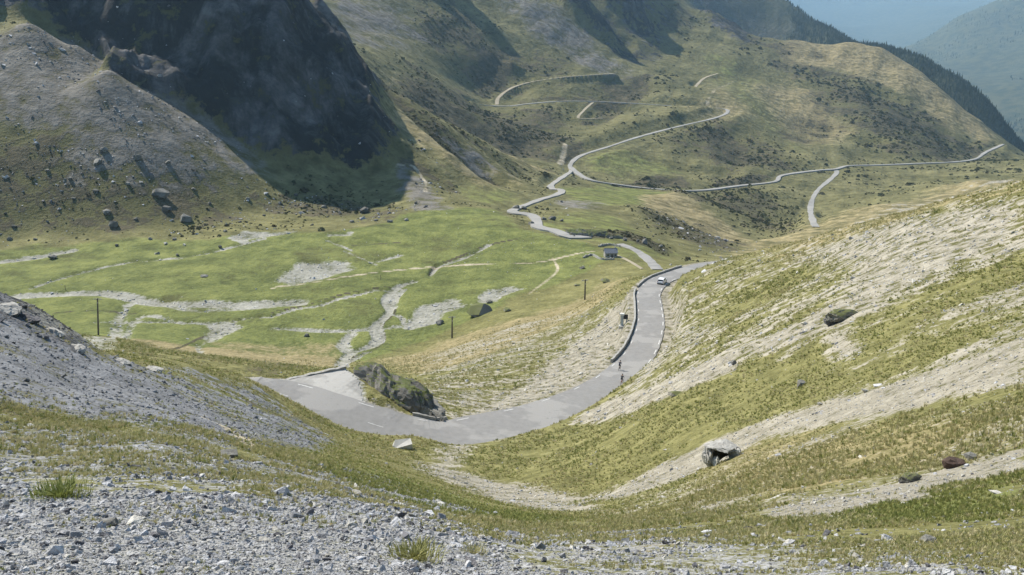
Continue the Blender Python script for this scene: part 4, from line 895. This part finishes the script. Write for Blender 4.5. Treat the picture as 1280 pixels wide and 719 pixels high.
ov = empty('rock_overhang', s_, 0.0); ov.scale = (0.66, 0.66, 0.66); ov.location = s_ + Vector((0.05, 0.45, -0.42)); tag(ov, 'rocky overhang with a dark hollow beneath it on the scree chute', 'overhang')
noisy('roof_slab', M_WALL, (1.35, 1.1, 0.26), 3, ov, (0.05, 0.75, 1.35), 4, 0.45)
noisy('side_rock', M_WALL, (0.42, 0.9, 0.85), 7, ov, (-1.15, 0.7, 0.45), 4, 0.5)
noisy('side_rock', M_STONE_PALE, (0.30, 0.4, 0.55), 4, ov, (-0.62, 0.0, 0.25), 4, 0.6)
noisy('side_rock', M_WALL, (0.5, 0.9, 0.8), 5, ov, (1.2, 0.75, 0.55), 4, 0.5)
noisy('back_rock', M_HOLLOW_SHADE, (1.1, 0.3, 0.9), 6, ov, (0.15, 1.45, 0.6), 3, 0.3)
noisy('foot_rock', M_STONE_PALE, (0.35, 0.25, 0.2), 8, ov, (-0.5, -0.75, 0.0), 3, 0.5)
for (a, b, wpx, lab) in [(1048, 402, 40, 'turf overhang with dark underside above a pale slip on the hillside'), (1135, 602, 26, 'thin dark turf lip along the lowest chute')]:
    s_ = spot(a, b); w = wpx * s_.length / FPX
    e_ = empty('turf_overhang', s_, 0.3); tag(e_, lab, 'overhang')
    noisy('turf_cap', M_MOSSY, (w * 0.55, w * 0.3, w * 0.16), 9, e_, (0, 0, w * 0.2), 4, 0.35); noisy('earth_bank', M_STONE_DARK, (w * 0.42, w * 0.18, w * 0.2), 10, e_, (0.02, 0.1 * w, 0.02 * w), 3, 0.3)

for k, (s_, w_, h, lab) in enumerate(BANK): tag(noisy('bank_crag', M_KNOLL, (w_ * 0.55, w_ * 0.3, w_ * h * 0.62), 51 + k, None, s_, 4, 0.4, 0.1 * k - 0.1), lab, 'crag')
# rocky knoll outside the bend
c0 = pt(500, 492, r=114.0); kz = float(ground(c0[0], c0[1]))
kn = empty('rock_outcrop', (c0[0] - 1.0, c0[1] + 1.5, -50.6), math.atan2(-9, 10.3)); tag(kn, 'craggy rock knoll with a grassy top outside the road bend', 'outcrop')
noisy('crag', M_KNOLL, (7.2, 3.2, 3.9), 21, kn, (-1.8, 0.6, -0.2), 5, 0.34)
noisy('crag', M_BOULDER, (6.0, 2.3, 2.6), 23, kn, (3.6, 0.9, -0.9), 5, 0.40)
noisy('rock_rib', M_WALL, (7.0, 0.8, 0.8), 25, kn, (-0.5, -2.2, -0.35), 4, 0.4)
noisy('rock_rib', M_STONE_PALE, (1.6, 1.2, 1.2), 26, kn, (-5.2, 2.6, 1.0), 4, 0.35)
# rocks crowning the left ridge
for k, (a, b, w, h) in enumerate([(6, 388, 44, 0.45), (34, 399, 34, 0.5), (66, 416, 28, 0.5), (96, 436, 24, 0.45), (150, 452, 26, 0.35), (190, 463, 30, 0.3)]):
    s_ = spot(a, b); w_ = w * s_.length / FPX
    o = noisy('ridge_crag', M_STONE_DARK if k == 1 else M_WALL, (w_ * 0.5, w_ * 0.35, w_ * h * 0.5), 31 + k, None, s_ - Vector((0, 0, w_ * h * 0.12)), 4, 0.35, -0.6)
    tag(o, ['broken dark crag at the top of the slate ridge', 'blackish crag leaning on the slate ridge crest', 'mid-size crag on the descending slate ridge crest', 'low crag where the slate ridge drops to the bench', 'small outcrop on the bench below the slate ridge', 'flat outcrop with a dark ledge on the bench'][k], 'crag')

# grass clumps that stand out in the near scree
for k, (a, b, w, lab) in enumerate([(518, 700, 62, 'bright green grass clump growing in the grey scree beside the dark stone'), (592, 692, 34, 'small yellow-green grass clump behind the dark stone in the scree'), (75, 622, 60, 'dark grass tussock with brown roots at the edge of the scree')]):
    s_ = spot(a, b); w_ = w * s_.length / FPX; dkm = k in (2, 3)
    m_ = tuft_mesh('grass_clump', M_GRASSY if k in (3, 5) else M_GRASS, 300 + k, 420, 0.5, 0.62, 0.17) if k not in (1, 3) else tuft_mesh('grass_clump', M_GRASSY, 320 + k, 260, 0.4, 0.6, 0.17)
    o = bpy.data.objects.new('grass_clump', m_); col.objects.link(o); o.location = s_; o.scale = (w_ * 0.85, w_ * 0.85, w_ * 0.48); tag(o, lab, 'grass')

# ------------------------------------------------------------------ road furniture
MATC = {}
def plain(name, c_, rough=0.6, spec=0.3, metal=0.0):
    if name not in MATC:
        m = simple(name, tuple(v * 0.9 for v in c_), tuple(min(1, v * 1.08) for v in c_), 8.0, rough, 0.0, spec); MATC[name] = m
        m.node_tree.nodes['Principled BSDF'].inputs['Metallic'].default_value = metal
    return MATC[name]
def px_of(p_):
    v = np.asarray(p_); f_ = v[1] * CP - v[2] * SP; u_ = v[1] * SP + v[2] * CP
    return 640 + FPX * v[0] / f_, 359.5 - FPX * u_ / f_
tA, nA = frame(roadA); nRA = len(roadA); wsA = [wA(i, nRA) for i in range(nRA)]
pxA = np.array([px_of(p_) for p_ in roadA]); roadA_obj = road_objs[0][0]
def idxA(px, py): return int(np.argmin((pxA[:, 0] - px) ** 2 + (pxA[:, 1] - py) ** 2))
def mark(i0, i1, off, wid, parent=roadA_obj):
    v = []; f = []
    for n_, i in enumerate(range(i0, i1 + 1)):
        p_ = roadA[i]; w = wsA[i] / 2; o_ = off * w
        zz = 0.06 + (0.04 * min(1, (1 - abs(off)) / 0.67)) + 0.012
        for s_ in (-1, 1): v.append((p_[0] + nA[i, 0] * (o_ + s_ * wid / 2), p_[1] + nA[i, 1] * (o_ + s_ * wid / 2), p_[2] + zz))
        if n_: k = n_ * 2; f.append((k - 2, k, k + 1, k - 1))
    return mesh_obj('lane_marking', v, [x[::-1] for x in f], M_PAINT, parent)
i0, i1 = idxA(350, 493), idxA(862, 337)
k = i0
while k + 3 < i1:
    off = -0.86
    mark(k, k + 2, off, 0.15); k += 9
k = idxA(780, 464)
while k + 3 < i1:
    mark(k, k + 3, 0.88, 0.18); k += 7
k = idxA(345, 492)
while k + 3 < idxA(545, 545):
    mark(k, k + 2, 0.0, 0.10); k += 13
for k in range(idxA(440, 523), idxA(520, 543), 8): mark(k, k + 3, 0.9, 0.16)

def parapet(i0, i1, side, gap, hgt, thick, label, mat):
    v = []; f = []; st = random.Random(i0)
    for n_, i in enumerate(range(i0, i1 + 1)):
        p_ = roadA[i]; o_ = side * (wsA[i] / 2 + gap); h_ = hgt * (1 + st.uniform(-0.12, 0.12)); e_ = st.uniform(-0.04, 0.04)
        for (d_, z_) in ((-thick / 2, -0.6), (-thick / 2 * 0.85 + e_, h_), (thick / 2 * 0.85 + e_, h_ * st.uniform(0.93, 1.05)), (thick / 2, -0.6)):
            v.append((p_[0] + nA[i, 0] * (o_ + d_), p_[1] + nA[i, 1] * (o_ + d_), p_[2] + z_))
        if n_:
            k = n_ * 4
            for q_ in range(3): f.append((k - 4 + q_, k + q_, k + q_ + 1, k - 3 + q_))
    n_ = (i1 - i0) * 4; f += [(0, 1, 2, 3), (n_ + 3, n_ + 2, n_ + 1, n_)]
    o = mesh_obj('parapet_wall', v, [x[::-1] for x in f], mat); return tag(o, label, 'wall')
parapet(idxA(790, 456), idxA(809, 362), -1, 0.45, 0.62, 0.45, 'low stone parapet along the outer edge of the road below the car', M_WALL)
parapet(idxA(812, 360), idxA(866, 336), -1, 0.45, 0.55, 0.45, 'grassy low stone parapet on the road edge beyond the car', M_WALL)
parapet(idxA(505, 541), idxA(590, 541), -1, 0.35, 0.42, 0.34, 'curved low stone parapet on the outside of the bend under the knoll', M_WALL)
# low wall round the outside of the lay-by
v = []; f = []
lw = spline(LAYBY[1:4], 0.8)
t_, n_w = frame(lw)
for n_, p_ in enumerate(lw):
    zb = float(ground(p_[0], p_[1])); h_ = 0.8 + 0.08 * math.sin(n_ * 2.3)
    for (d_, z_) in ((-0.3, -0.8), (-0.26, h_), (0.26, h_ * 0.96), (0.3, -0.8)): v.append((p_[0] + n_w[n_, 0] * d_, p_[1] + n_w[n_, 1] * d_, -47.95 + z_))
    if n_:
        k = n_ * 4
        for q_ in range(3): f.append((k - 4 + q_, k + q_, k + q_ + 1, k - 3 + q_))
k = (len(lw) - 1) * 4; f += [(0, 1, 2, 3), (k + 3, k + 2, k + 1, k)]
tag(mesh_obj('parapet_wall', v, [x[::-1] for x in f], M_WALL), 'low stone wall round the outside of the gravel lay-by', 'wall')
# concrete culvert head beside the road
s_ = spot(502, 560); g_ = empty('culvert_head', s_, 0.25); tag(g_, 'wedge-shaped pale concrete culvert head at the inner road edge', 'culvert')
mesh_obj('concrete_wedge', [(-1.3, -0.5, -0.5), (1.2, -0.5, -0.5), (1.2, 0.7, -0.5), (-1.3, 0.7, -0.5), (-1.1, -0.45, 0.15), (1.15, -0.45, 0.55), (1.1, 0.65, 0.75), (-0.6, 0.65, 0.75)], [(3, 2, 1, 0), (4, 5, 6, 7), (0, 1, 5, 4), (1, 2, 6, 5), (2, 3, 7, 6), (3, 0, 4, 7)], M_CONC, g_)

def bx(bm, c_, d_, rot=None, bev=0.0):
    r_ = bmesh.ops.create_cube(bm, size=1.0); vs_ = r_['verts']
    for v_ in vs_:
        v_.co = Vector((v_.co.x * d_[0], v_.co.y * d_[1], v_.co.z * d_[2]))
        if rot is not None: v_.co = rot @ v_.co
        v_.co += Vector(c_)
    if bev: bmesh.ops.bevel(bm, geom=list({e for v_ in vs_ for e in v_.link_edges}), offset=bev, segments=2, affect='EDGES')
def tube(bm, a, b, r0, r1=None, seg=8):
    a = Vector(a); b = Vector(b); d_ = b - a; r1 = r0 if r1 is None else r1
    m_ = Matrix.Translation((a + b) / 2) @ d_.to_track_quat('Z', 'Y').to_matrix().to_4x4()
    bmesh.ops.create_cone(bm, cap_ends=True, segments=seg, radius1=r0, radius2=r1, depth=d_.length, matrix=m_)
def fin(name, bm, mat, parent=None, smooth=False):
    m_ = bpy.data.meshes.new(name); bmesh.ops.recalc_face_normals(bm, faces=bm.faces[:]); bm.to_mesh(m_); bm.free(); m_.materials.append(mat)
    if smooth: m_.polygons.foreach_set('use_smooth', [True] * len(m_.polygons))
    o = bpy.data.objects.new(name, m_); col.objects.link(o); o.parent = parent; return o

# ---- power poles
def power_pole(px, py, toppx, label, lean=0.0, rmin=5.0):
    s_ = spot(px, py, rmin); H = (py - toppx) * s_.length / FPX / math.cos(R(19))
    e_ = empty('power_pole', s_, R(20)); tag(e_, label, 'pole', 'power poles crossing the bowl'); e_.rotation_euler = (0, lean, R(20))
    b = bmesh.new(); tube(b, (0, 0, -0.8), (0, 0, H), 0.34, 0.24, 10); fin('pole', b, M_WOOD, e_)
    b = bmesh.new(); bx(b, (0, 0.3, H - 0.45), (2.9, 0.16, 0.22), bev=0.01); ca = fin('crossarm', b, M_STEEL, e_)
    for x_ in (-1.15, -0.55, 0.55, 1.15):
        b = bmesh.new(); tube(b, (x_, 0.14, H - 0.37), (x_, 0.14, H - 0.25), 0.03); tube(b, (x_, 0.14, H - 0.26), (x_, 0.14, H - 0.02), 0.11, 0.06, 10); fin('insulator', b, M_GLASS_I, ca)
    for x_ in (-0.7, 0.7):
        b = bmesh.new(); tube(b, (x_, 0.1, H - 0.5), (0, 0.12, H - 1.15), 0.03); fin('brace', b, M_STEEL, e_)
    b = bmesh.new(); bx(b, (0, -0.22, H - 1.7), (0.35, 0.22, 0.5), bev=0.02); fin('junction_box', b, M_STEEL, e_)
power_pole(123, 419, 378, 'leaning dark power pole with a crossarm on the bench edge', 0.10, 150)
power_pole(565, 423, 396, 'upright power pole in front of the gravel fan on the meadow', 0.03, 150)
power_pole(731, 375, 350, 'power pole on the slope below the stone hut', 0.0, 240)
# short marker posts on the meadow
for (a, b_, h_, lab) in [(82, 363, 6, 'thin short stake on the gravel band of the meadow'), (476, 350, 6, 'small dark stake beside the meadow path')]:
    s_ = spot(a, b_); b = bmesh.new(); tube(b, (0, 0, -0.3), (0, 0, h_ * s_.length / FPX), 0.12, 0.10); o = fin('marker_stake', b, M_WOOD); o.location = s_; tag(o, lab, 'stake')

# ---- roadside stele
s_ = spot(779, 409); e_ = empty('roadside_stele', s_, R(-10)); tag(e_, 'pale stone stele with a dark plaque on the road shoulder', 'monument'); e_.scale = (1.25, 1.25, 1.2)
b = bmesh.new(); bx(b, (0, 0, 0.05), (1.5, 1.1, 0.5), bev=0.05); fin('plinth', b, M_CONC, e_)
b = bmesh.new(); bx(b, (-0.25, 0.1, 1.2), (0.5, 0.4, 2.0), bev=0.04); fin('pillar', b, plain('bluish_stone', (0.40, 0.44, 0.45), 0.8), e_)
b = bmesh.new(); bx(b, (0.38, 0.1, 1.95), (0.75, 0.12, 0.9), bev=0.02); fin('plaque', b, plain('black_plaque', (0.03, 0.03, 0.035), 0.5), e_)
b = bmesh.new(); bx(b, (-0.25, 0.1, 2.42), (0.8, 0.6, 0.36), bev=0.08); fin('capstone', b, plain('white_stone', (0.72, 0.71, 0.68), 0.8), e_)
b = bmesh.new(); bx(b, (0.5, 0.1, 0.85), (0.16, 0.12, 1.3), bev=0.02); fin('support_post', b, plain('bluish_stone', (0.4, 0.44, 0.45), 0.8), e_)

# ---- stone hut with low ruined walls
s_ = spot(763, 321); hut = empty('stone_hut', s_, R(6)); tag(hut, 'small stone hut with a slate roof beside the meadow path', 'hut')
L_, D_, Hh, Rg = 6.2, 4.2, 2.5, 4.3
b = bmesh.new()
vs_ = [b.verts.new(v_) for v_ in [(-L_/2, -D_/2, -0.6), (L_/2, -D_/2, -0.6), (L_/2, D_/2, -0.6), (-L_/2, D_/2, -0.6), (-L_/2, -D_/2, Hh), (L_/2, -D_/2, Hh), (L_/2, D_/2, Hh), (-L_/2, D_/2, Hh), (-L_/2, 0, Rg - 0.1), (L_/2, 0, Rg - 0.1)]]
for q_ in [(0, 1, 5, 4), (2, 3, 7, 6), (1, 2, 6, 9, 5), (3, 0, 4, 8, 7)]: b.faces.new([vs_[k] for k in q_])
fin('wall', b, M_WALL, hut)
rm = simple('roof_slate', (0.17, 0.18, 0.21), (0.27, 0.28, 0.32), 2.0, 0.7, 0.4)
rf = empty('roof', (0, 0, 0)); bpy.data.objects.remove(rf)
b = bmesh.new(); sl = math.atan2(Rg - Hh, D_ / 2)
for sgn in (-1, 1): bx(b, (0, sgn * D_ / 4 * 1.08, (Hh + Rg) / 2 - 0.03), (L_ + 0.6, math.hypot(D_ / 2, Rg - Hh) * 1.16, 0.13), Matrix.Rotation(-sgn * sl, 3, 'X'))
roof = fin('roof', b, rm, hut)
b = bmesh.new(); bx(b, (0, 0, Rg + 0.05), (L_ + 0.5, 0.3, 0.14), bev=0.03); fin('ridge_cap', b, rm, roof)
b = bmesh.new(); bx(b, (L_ / 2 - 0.8, 0.4, Rg + 0.2), (0.6, 0.6, 0.9), bev=0.03); fin('chimney', b, M_WALL, roof)
b = bmesh.new(); bx(b, (0.4, -D_ / 2 - 0.03, 0.85), (0.95, 0.1, 1.9), bev=0.01); fin('door', b, M_WOOD, hut)
for x_ in (-1.7, 2.1):
    b = bmesh.new(); bx(b, (x_, -D_ / 2 - 0.02, 1.35), (0.75, 0.08, 0.75), bev=0.01); wdw = fin('window', b, M_WOOD, hut)
    b = bmesh.new(); bx(b, (x_, -D_ / 2 - 0.065, 1.35), (0.6, 0.03, 0.6)); fin('pane', b, plain('dark_glass', (0.03, 0.035, 0.04), 0.15, 0.5), wdw)
def low_wall(pxs, hgt, th_, label):
    line = spline(np.array([spot(a, b_)[:] for a, b_ in pxs]), 0.7); t_, n_ = frame(line); v = []; f = []; rg = random.Random(len(pxs))
    for i, p_ in enumerate(line):
        z0 = float(ground(p_[0], p_[1])); h_ = hgt * rg.uniform(0.55, 1.15)
        for (d_, z_) in ((-th_ / 2, -0.4), (-th_ / 2 * 0.8, h_), (th_ / 2 * 0.8, h_ * rg.uniform(0.85, 1.1)), (th_ / 2, -0.4)): v.append((p_[0] + n_[i, 0] * d_, p_[1] + n_[i, 1] * d_, z0 + z_))
        if i:
            k = i * 4
            for q_ in range(3): f.append((k - 4 + q_, k + q_, k + q_ + 1, k - 3 + q_))
    k = (len(line) - 1) * 4; f += [(0, 1, 2, 3), (k + 3, k + 2, k + 1, k)]
    return tag(mesh_obj('ruined_wall', v, [x[::-1] for x in f], M_WALL), label, 'wall')
low_wall([(729, 323), (740, 320), (752, 325), (768, 325)], 1.1, 0.7, 'tumbled dry-stone wall in front of the stone hut')
low_wall([(748, 309), (760, 307), (775, 309)], 1.2, 0.8, 'ruined dry-stone wall behind the stone hut')

# ---- car
def car(px, py, label):
    i = idxA(px, py); p_ = Vector(roadA[i]); off = wsA[i] * 0.24
    ang = math.atan2(tA[i, 1], tA[i, 0])
    e_ = empty('parked_car', (p_.x + nA[i, 0] * off, p_.y + nA[i, 1] * off, p_.z + 0.09), ang); e_.name = 'car'; tag(e_, label, 'car')
    white = plain('white_car_paint', (0.78, 0.78, 0.79), 0.25, 0.5); gl = plain('car_glass', (0.02, 0.022, 0.028), 0.08, 0.6); blk_ = plain('black_rubber', (0.02, 0.02, 0.02), 0.8)
    # side profile (x forward), half widths
    prof = [(-2.02, 0.30), (-2.06, 0.55), (-2.02, 0.88), (-1.90, 0.98), (-1.62, 1.40), (-1.35, 1.49), (-0.4, 1.52), (0.25, 1.46), (1.05, 0.98), (1.75, 0.86), (2.02, 0.66), (2.06, 0.40), (1.98, 0.26), (-1.9, 0.24)]
    b = bmesh.new(); rings = []
    for (yy, sc_) in ((-0.88, 0.0), (-0.84, 1.0), (0.84, 1.0), (0.88, 0.0)):
        ring = []
        for (x_, z_) in prof:
            tum = 1 - 0.20 * max(0, (z_ - 0.9)) / 0.6
            k_ = 1.0 if sc_ else 0.94
            ring.append(b.verts.new((x_ * k_, yy * tum, 0.75 + (z_ - 0.75) * k_)))
        rings.append(ring)
    n_ = len(prof)
    for a_, c_ in zip(rings[:-1], rings[1:]):
        for k in range(n_): b.faces.new((a_[k], a_[(k + 1) % n_], c_[(k + 1) % n_], c_[k]))
    b.faces.new(rings[0][::-1]); b.faces.new(rings[-1]); body = fin('body', b, white, e_)
    def quad(name, pts_, mat, par=e_):
        return mesh_obj(name, pts_, [tuple(range(len(pts_)))], mat, par)
    def slabq(name, pts_, nrm_, mat, par=e_):
        nv = Vector(nrm_) * 0.02; k = len(pts_); top = [tuple(Vector(q_) + nv) for q_ in pts_]; bot = [tuple(Vector(q_) - nv) for q_ in pts_]
        return mesh_obj(name, bot + top, [tuple(range(k))[::-1], tuple(range(k, 2 * k))] + [(i_, (i_ + 1) % k, (i_ + 1) % k + k, i_ + k) for i_ in range(k)], mat, par)
    slabq('rear_window', [(-1.88, -0.70, 1.02), (-1.88, 0.70, 1.02), (-1.63, 0.62, 1.37), (-1.63, -0.62, 1.37)], (-0.8, 0, 0.5), gl)
    slabq('windscreen', [(1.0, -0.70, 1.02), (0.33, -0.64, 1.42), (0.33, 0.64, 1.42), (1.0, 0.70, 1.02)], (0.5, 0, 0.85), gl)
    for s_ in (-1, 1):
        slabq('side_window', [(0.75, s_ * 0.822, 1.02), (-0.25, s_ * 0.822, 1.02), (-0.25, s_ * 0.715, 1.42), (0.25, s_ * 0.73, 1.38)], (0, s_, 0.25), gl)
        slabq('side_window', [(-0.35, s_ * 0.822, 1.02), (-1.45, s_ * 0.822, 1.02), (-1.35, s_ * 0.72, 1.38), (-0.35, s_ * 0.715, 1.42)], (0, s_, 0.25), gl)
        slabq('tail_light', [(-2.03, s_ * 0.55, 0.78), (-2.03, s_ * 0.82, 0.78), (-1.94, s_ * 0.80, 1.0), (-1.94, s_ * 0.62, 1.0)], (-1, 0, 0), plain('red_lens', (0.35, 0.02, 0.02), 0.3))
        slabq('headlight', [(2.0, s_ * 0.5, 0.60), (1.98, s_ * 0.8, 0.62), (1.85, s_ * 0.8, 0.78), (1.9, s_ * 0.5, 0.76)], (1, 0, 0.3), plain('clear_lens', (0.6, 0.6, 0.62), 0.15))
        b = bmesh.new(); bx(b, (0.75, s_ * 0.93, 1.02), (0.12, 0.2, 0.13), bev=0.03); fin('mirror', b, white, e_)
        for x_ in (-1.28, 1.30):
            b = bmesh.new(); tube(b, (x_, s_ * 0.72, 0.30), (x_, s_ * 0.90, 0.30), 0.31, 0.31, 18); w_ = fin('wheel', b, blk_, e_)
            b = bmesh.new(); tube(b, (x_, s_ * 0.895, 0.30), (x_, s_ * 0.915, 0.30), 0.20, 0.18, 14); fin('rim', b, M_STEEL, w_)
    b = bmesh.new(); bx(b, (-2.05, 0, 0.42), (0.12, 1.6, 0.26), bev=0.04); bmp_ = fin('rear_bumper', b, plain('grey_plastic', (0.06, 0.06, 0.065), 0.6), e_)
    b = bmesh.new(); bx(b, (-2.075, 0, 0.70), (0.02, 0.5, 0.11)); fin('number_plate', b, plain('plate', (0.6, 0.6, 0.55), 0.5), e_)
car(821, 353, 'white hatchback driving away on the road by the grassy bank')

# ---- cyclists
SKIN = plain('skin', (0.42, 0.26, 0.18), 0.7)
def bicycle(loc, ang, label, colr):
    e_ = empty('bicycle', loc, ang); tag(e_, label, 'bicycle', 'bicycles on the upper road'); blk_ = plain('black_rubber', (0.02, 0.02, 0.02), 0.8); fm = plain(colr[0], colr[1], 0.35)
    for x_ in (-0.5, 0.5):
        bm = bmesh.new(); seg = 22
        for k in range(seg):
            a0, a1_ = 6.2832 * k / seg, 6.2832 * (k + 1) / seg
            tube(bm, (x_ + 0.33 * math.cos(a0), 0, 0.34 + 0.33 * math.sin(a0)), (x_ + 0.33 * math.cos(a1_), 0, 0.34 + 0.33 * math.sin(a1_)), 0.018, seg=5)
        w_ = fin('wheel', bm, blk_, e_)
        bm = bmesh.new(); tube(bm, (x_, -0.05, 0.34), (x_, 0.05, 0.34), 0.03)
        for k in range(10): a0 = 6.2832 * k / 10; tube(bm, (x_, 0, 0.34), (x_ + 0.32 * math.cos(a0), 0, 0.34 + 0.32 * math.sin(a0)), 0.004, seg=4)
        fin('spokes', bm, M_STEEL, w_)
    bm = bmesh.new(); BB = (-0.06, 0, 0.29); ST = (-0.2, 0, 0.82); HT = (0.36, 0, 0.86)
    for a_, c_ in ((BB, ST), (BB, (0.38, 0, 0.72)), (ST, HT), (BB, (-0.5, 0, 0.34)), (ST, (-0.5, 0, 0.34)), (HT, (0.5, 0, 0.34))): tube(bm, a_, c_, 0.02)
    fin('frame', bm, fm, e_)
    bm = bmesh.new(); tube(bm, (-0.2, 0, 0.8), (-0.23, 0, 0.96), 0.014); bx(bm, (-0.23, 0, 0.98), (0.26, 0.13, 0.05), bev=0.02); fin('saddle', bm, blk_, e_)
    bm = bmesh.new(); tube(bm, (0.36, 0, 0.86), (0.42, 0, 0.97), 0.015); tube(bm, (0.42, -0.21, 0.97), (0.42, 0.21, 0.97), 0.014)
    for s_ in (-1, 1): tube(bm, (0.42, s_ * 0.21, 0.97), (0.53, s_ * 0.21, 0.95), 0.015); tube(bm, (0.53, s_ * 0.21, 0.95), (0.50, s_ * 0.21, 0.83), 0.014)
    fin('handlebar', bm, blk_, e_)
    bm = bmesh.new(); tube(bm, (-0.06, -0.1, 0.29), (-0.06, 0.1, 0.29), 0.02); tube(bm, (-0.06, 0.1, 0.29), (0.08, 0.11, 0.20), 0.012); tube(bm, (-0.06, -0.1, 0.29), (-0.2, -0.11, 0.38), 0.012); fin('crankset', bm, M_STEEL, e_)
    return e_
def rider(loc, ang, label, jersey, shorts):
    J = {}; vs_ = []; ed = []; rad = []
    def jt(n, p_, r_, par=None):
        J[n] = len(vs_); vs_.append(p_); rad.append(r_)
        if par: ed.append((J[par], J[n]))
    jt('pel', (-0.20, 0, 1.04), 0.15); jt('waist', (-0.10, 0, 1.18), 0.135, 'pel'); jt('chest', (0.08, 0, 1.36), 0.155, 'waist'); jt('neck', (0.20, 0, 1.46), 0.065, 'chest'); jt('head', (0.27, 0, 1.56), 0.095, 'neck'); jt('crown', (0.28, 0, 1.66), 0.085, 'head'); jt('nose', (0.36, 0, 1.57), 0.04, 'head')
    for s_, kz, ft in ((1, 0.72, 0.20), (-1, 0.86, 0.38)):
        t_ = 'l' if s_ > 0 else 'r'
        jt('sh' + t_, (0.12, s_ * 0.19, 1.40), 0.07, 'chest'); jt('el' + t_, (0.28, s_ * 0.25, 1.16), 0.045, 'sh' + t_); jt('wr' + t_, (0.47, s_ * 0.21, 1.02), 0.03, 'el' + t_); jt('ha' + t_, (0.52, s_ * 0.21, 0.98), 0.034, 'wr' + t_)
        jt('hip' + t_, (-0.18, s_ * 0.10, 0.98), 0.105, 'pel'); jt('kn' + t_, (0.16, s_ * 0.11, kz), 0.062, 'hip' + t_); jt('an' + t_, ((0.02 if ft < 0.3 else -0.26), s_ * 0.12, ft + 0.10), 0.042, 'kn' + t_); jt('to' + t_, ((0.14 if ft < 0.3 else -0.14), s_ * 0.12, ft + 0.02), 0.036, 'an' + t_)
    m_ = bpy.data.meshes.new('person'); m_.from_pydata(vs_, ed, []); o = bpy.data.objects.new('person_cage', m_); col.objects.link(o)
    sk = o.modifiers.new('skin', 'SKIN')
    for i, r_ in enumerate(rad): m_.skin_vertices[0].data[i].radius = (r_, r_); m_.skin_vertices[0].data[i].use_root = (i == 0)
    o.modifiers.new('sub', 'SUBSURF').levels = 2
    dg = bpy.context.evaluated_depsgraph_get(); ev = o.evaluated_get(dg); bm_ = bpy.data.meshes.new_from_object(ev); bpy.data.objects.remove(o)
    bm_.name = 'person'; bm_.materials.clear()
    for mm in (SKIN, jersey, shorts, plain('shoe', (0.03, 0.03, 0.03), 0.6)): bm_.materials.append(mm)
    for p_ in bm_.polygons:
        c_ = p_.center; p_.use_smooth = True
        if c_.z > 1.47 and c_.x > 0.1: p_.material_index = 0
        elif c_.z > 1.08 and c_.x < 0.33: p_.material_index = 1
        elif c_.z > 0.70 and c_.x < 0.12 and abs(c_.y) < 0.24: p_.material_index = 2
        elif c_.z < 0.30 or (c_.x < -0.1 and c_.z < 0.46): p_.material_index = 3
        else: p_.material_index = 0
    o = bpy.data.objects.new('person', bm_); col.objects.link(o); o.location = loc; o.rotation_euler = (0, 0, ang); tag(o, label, 'person', 'cyclists on the upper road')
    bm = bmesh.new(); bmesh.ops.create_icosphere(bm, subdivisions=2, radius=0.135)
    for v_ in bm.verts: v_.co = Vector((v_.co.x * 1.15 + 0.255, v_.co.y * 0.9, max(v_.co.z, -0.02) * 0.95 + 1.645))
    fin('helmet', bm, plain('dark_helmet', (0.04, 0.04, 0.045), 0.4), o, True)
def cyclist(px, py, lat, who, bike, jersey, shorts, fr):
    i = idxA(px, py); p_ = roadA[i]; ang = math.atan2(tA[i, 1], tA[i, 0]); o_ = lat * wsA[i] / 2
    loc = (p_[0] + nA[i, 0] * o_, p_[1] + nA[i, 1] * o_, p_[2] + 0.085)
    bicycle(loc, ang, bike, fr); rider(loc, ang, who, jersey, shorts)
cyclist(782, 465, -0.25, 'cyclist in dark jersey riding in the middle of the road', 'racing bicycle under the rider in the middle of the road', plain('navy_jersey', (0.04, 0.045, 0.07), 0.8), plain('black_shorts', (0.02, 0.02, 0.02), 0.8), ('dark_frame', (0.05, 0.05, 0.06)))
cyclist(764, 480, 0.62, 'cyclist in black jersey riding at the inner road edge', 'racing bicycle under the rider at the inner road edge', plain('black_jersey', (0.03, 0.03, 0.035), 0.8), plain('dark_shorts', (0.03, 0.03, 0.04), 0.8), ('red_frame', (0.25, 0.04, 0.03)))

# ------------------------------------------------------------------ the air
def add_haze():
    hz = 31000.0; zlo = float(GZ.min()) - 1.0; zhi = float(GZ.max()) + 60.0
    v = [(x, y, z) for z in (zlo, zhi) for (x, y) in ((-hz, -hz), (hz, -hz), (hz, hz), (-hz, hz))]
    f = [(3, 2, 1, 0), (4, 5, 6, 7), (0, 1, 5, 4), (1, 2, 6, 5), (2, 3, 7, 6), (3, 0, 4, 7)]
    m = bpy.data.materials.new('haze'); m.use_nodes = True; t = m.node_tree; t.nodes.clear()
    out = t.nodes.new('ShaderNodeOutputMaterial'); pv = t.nodes.new('ShaderNodeVolumePrincipled')
    pv.inputs['Color'].default_value = (0.44, 0.71, 1.0, 1); pv.inputs['Density'].default_value = 4.4e-5; pv.inputs['Anisotropy'].default_value = 0.25
    t.links.new(pv.outputs[0], out.inputs['Volume'])
    o = mesh_obj('haze', v, f, m); tag(o, 'thin pale blue mountain haze filling the valley air', kind='stuff')
add_haze()
scene.cycles.volume_bounces = 1
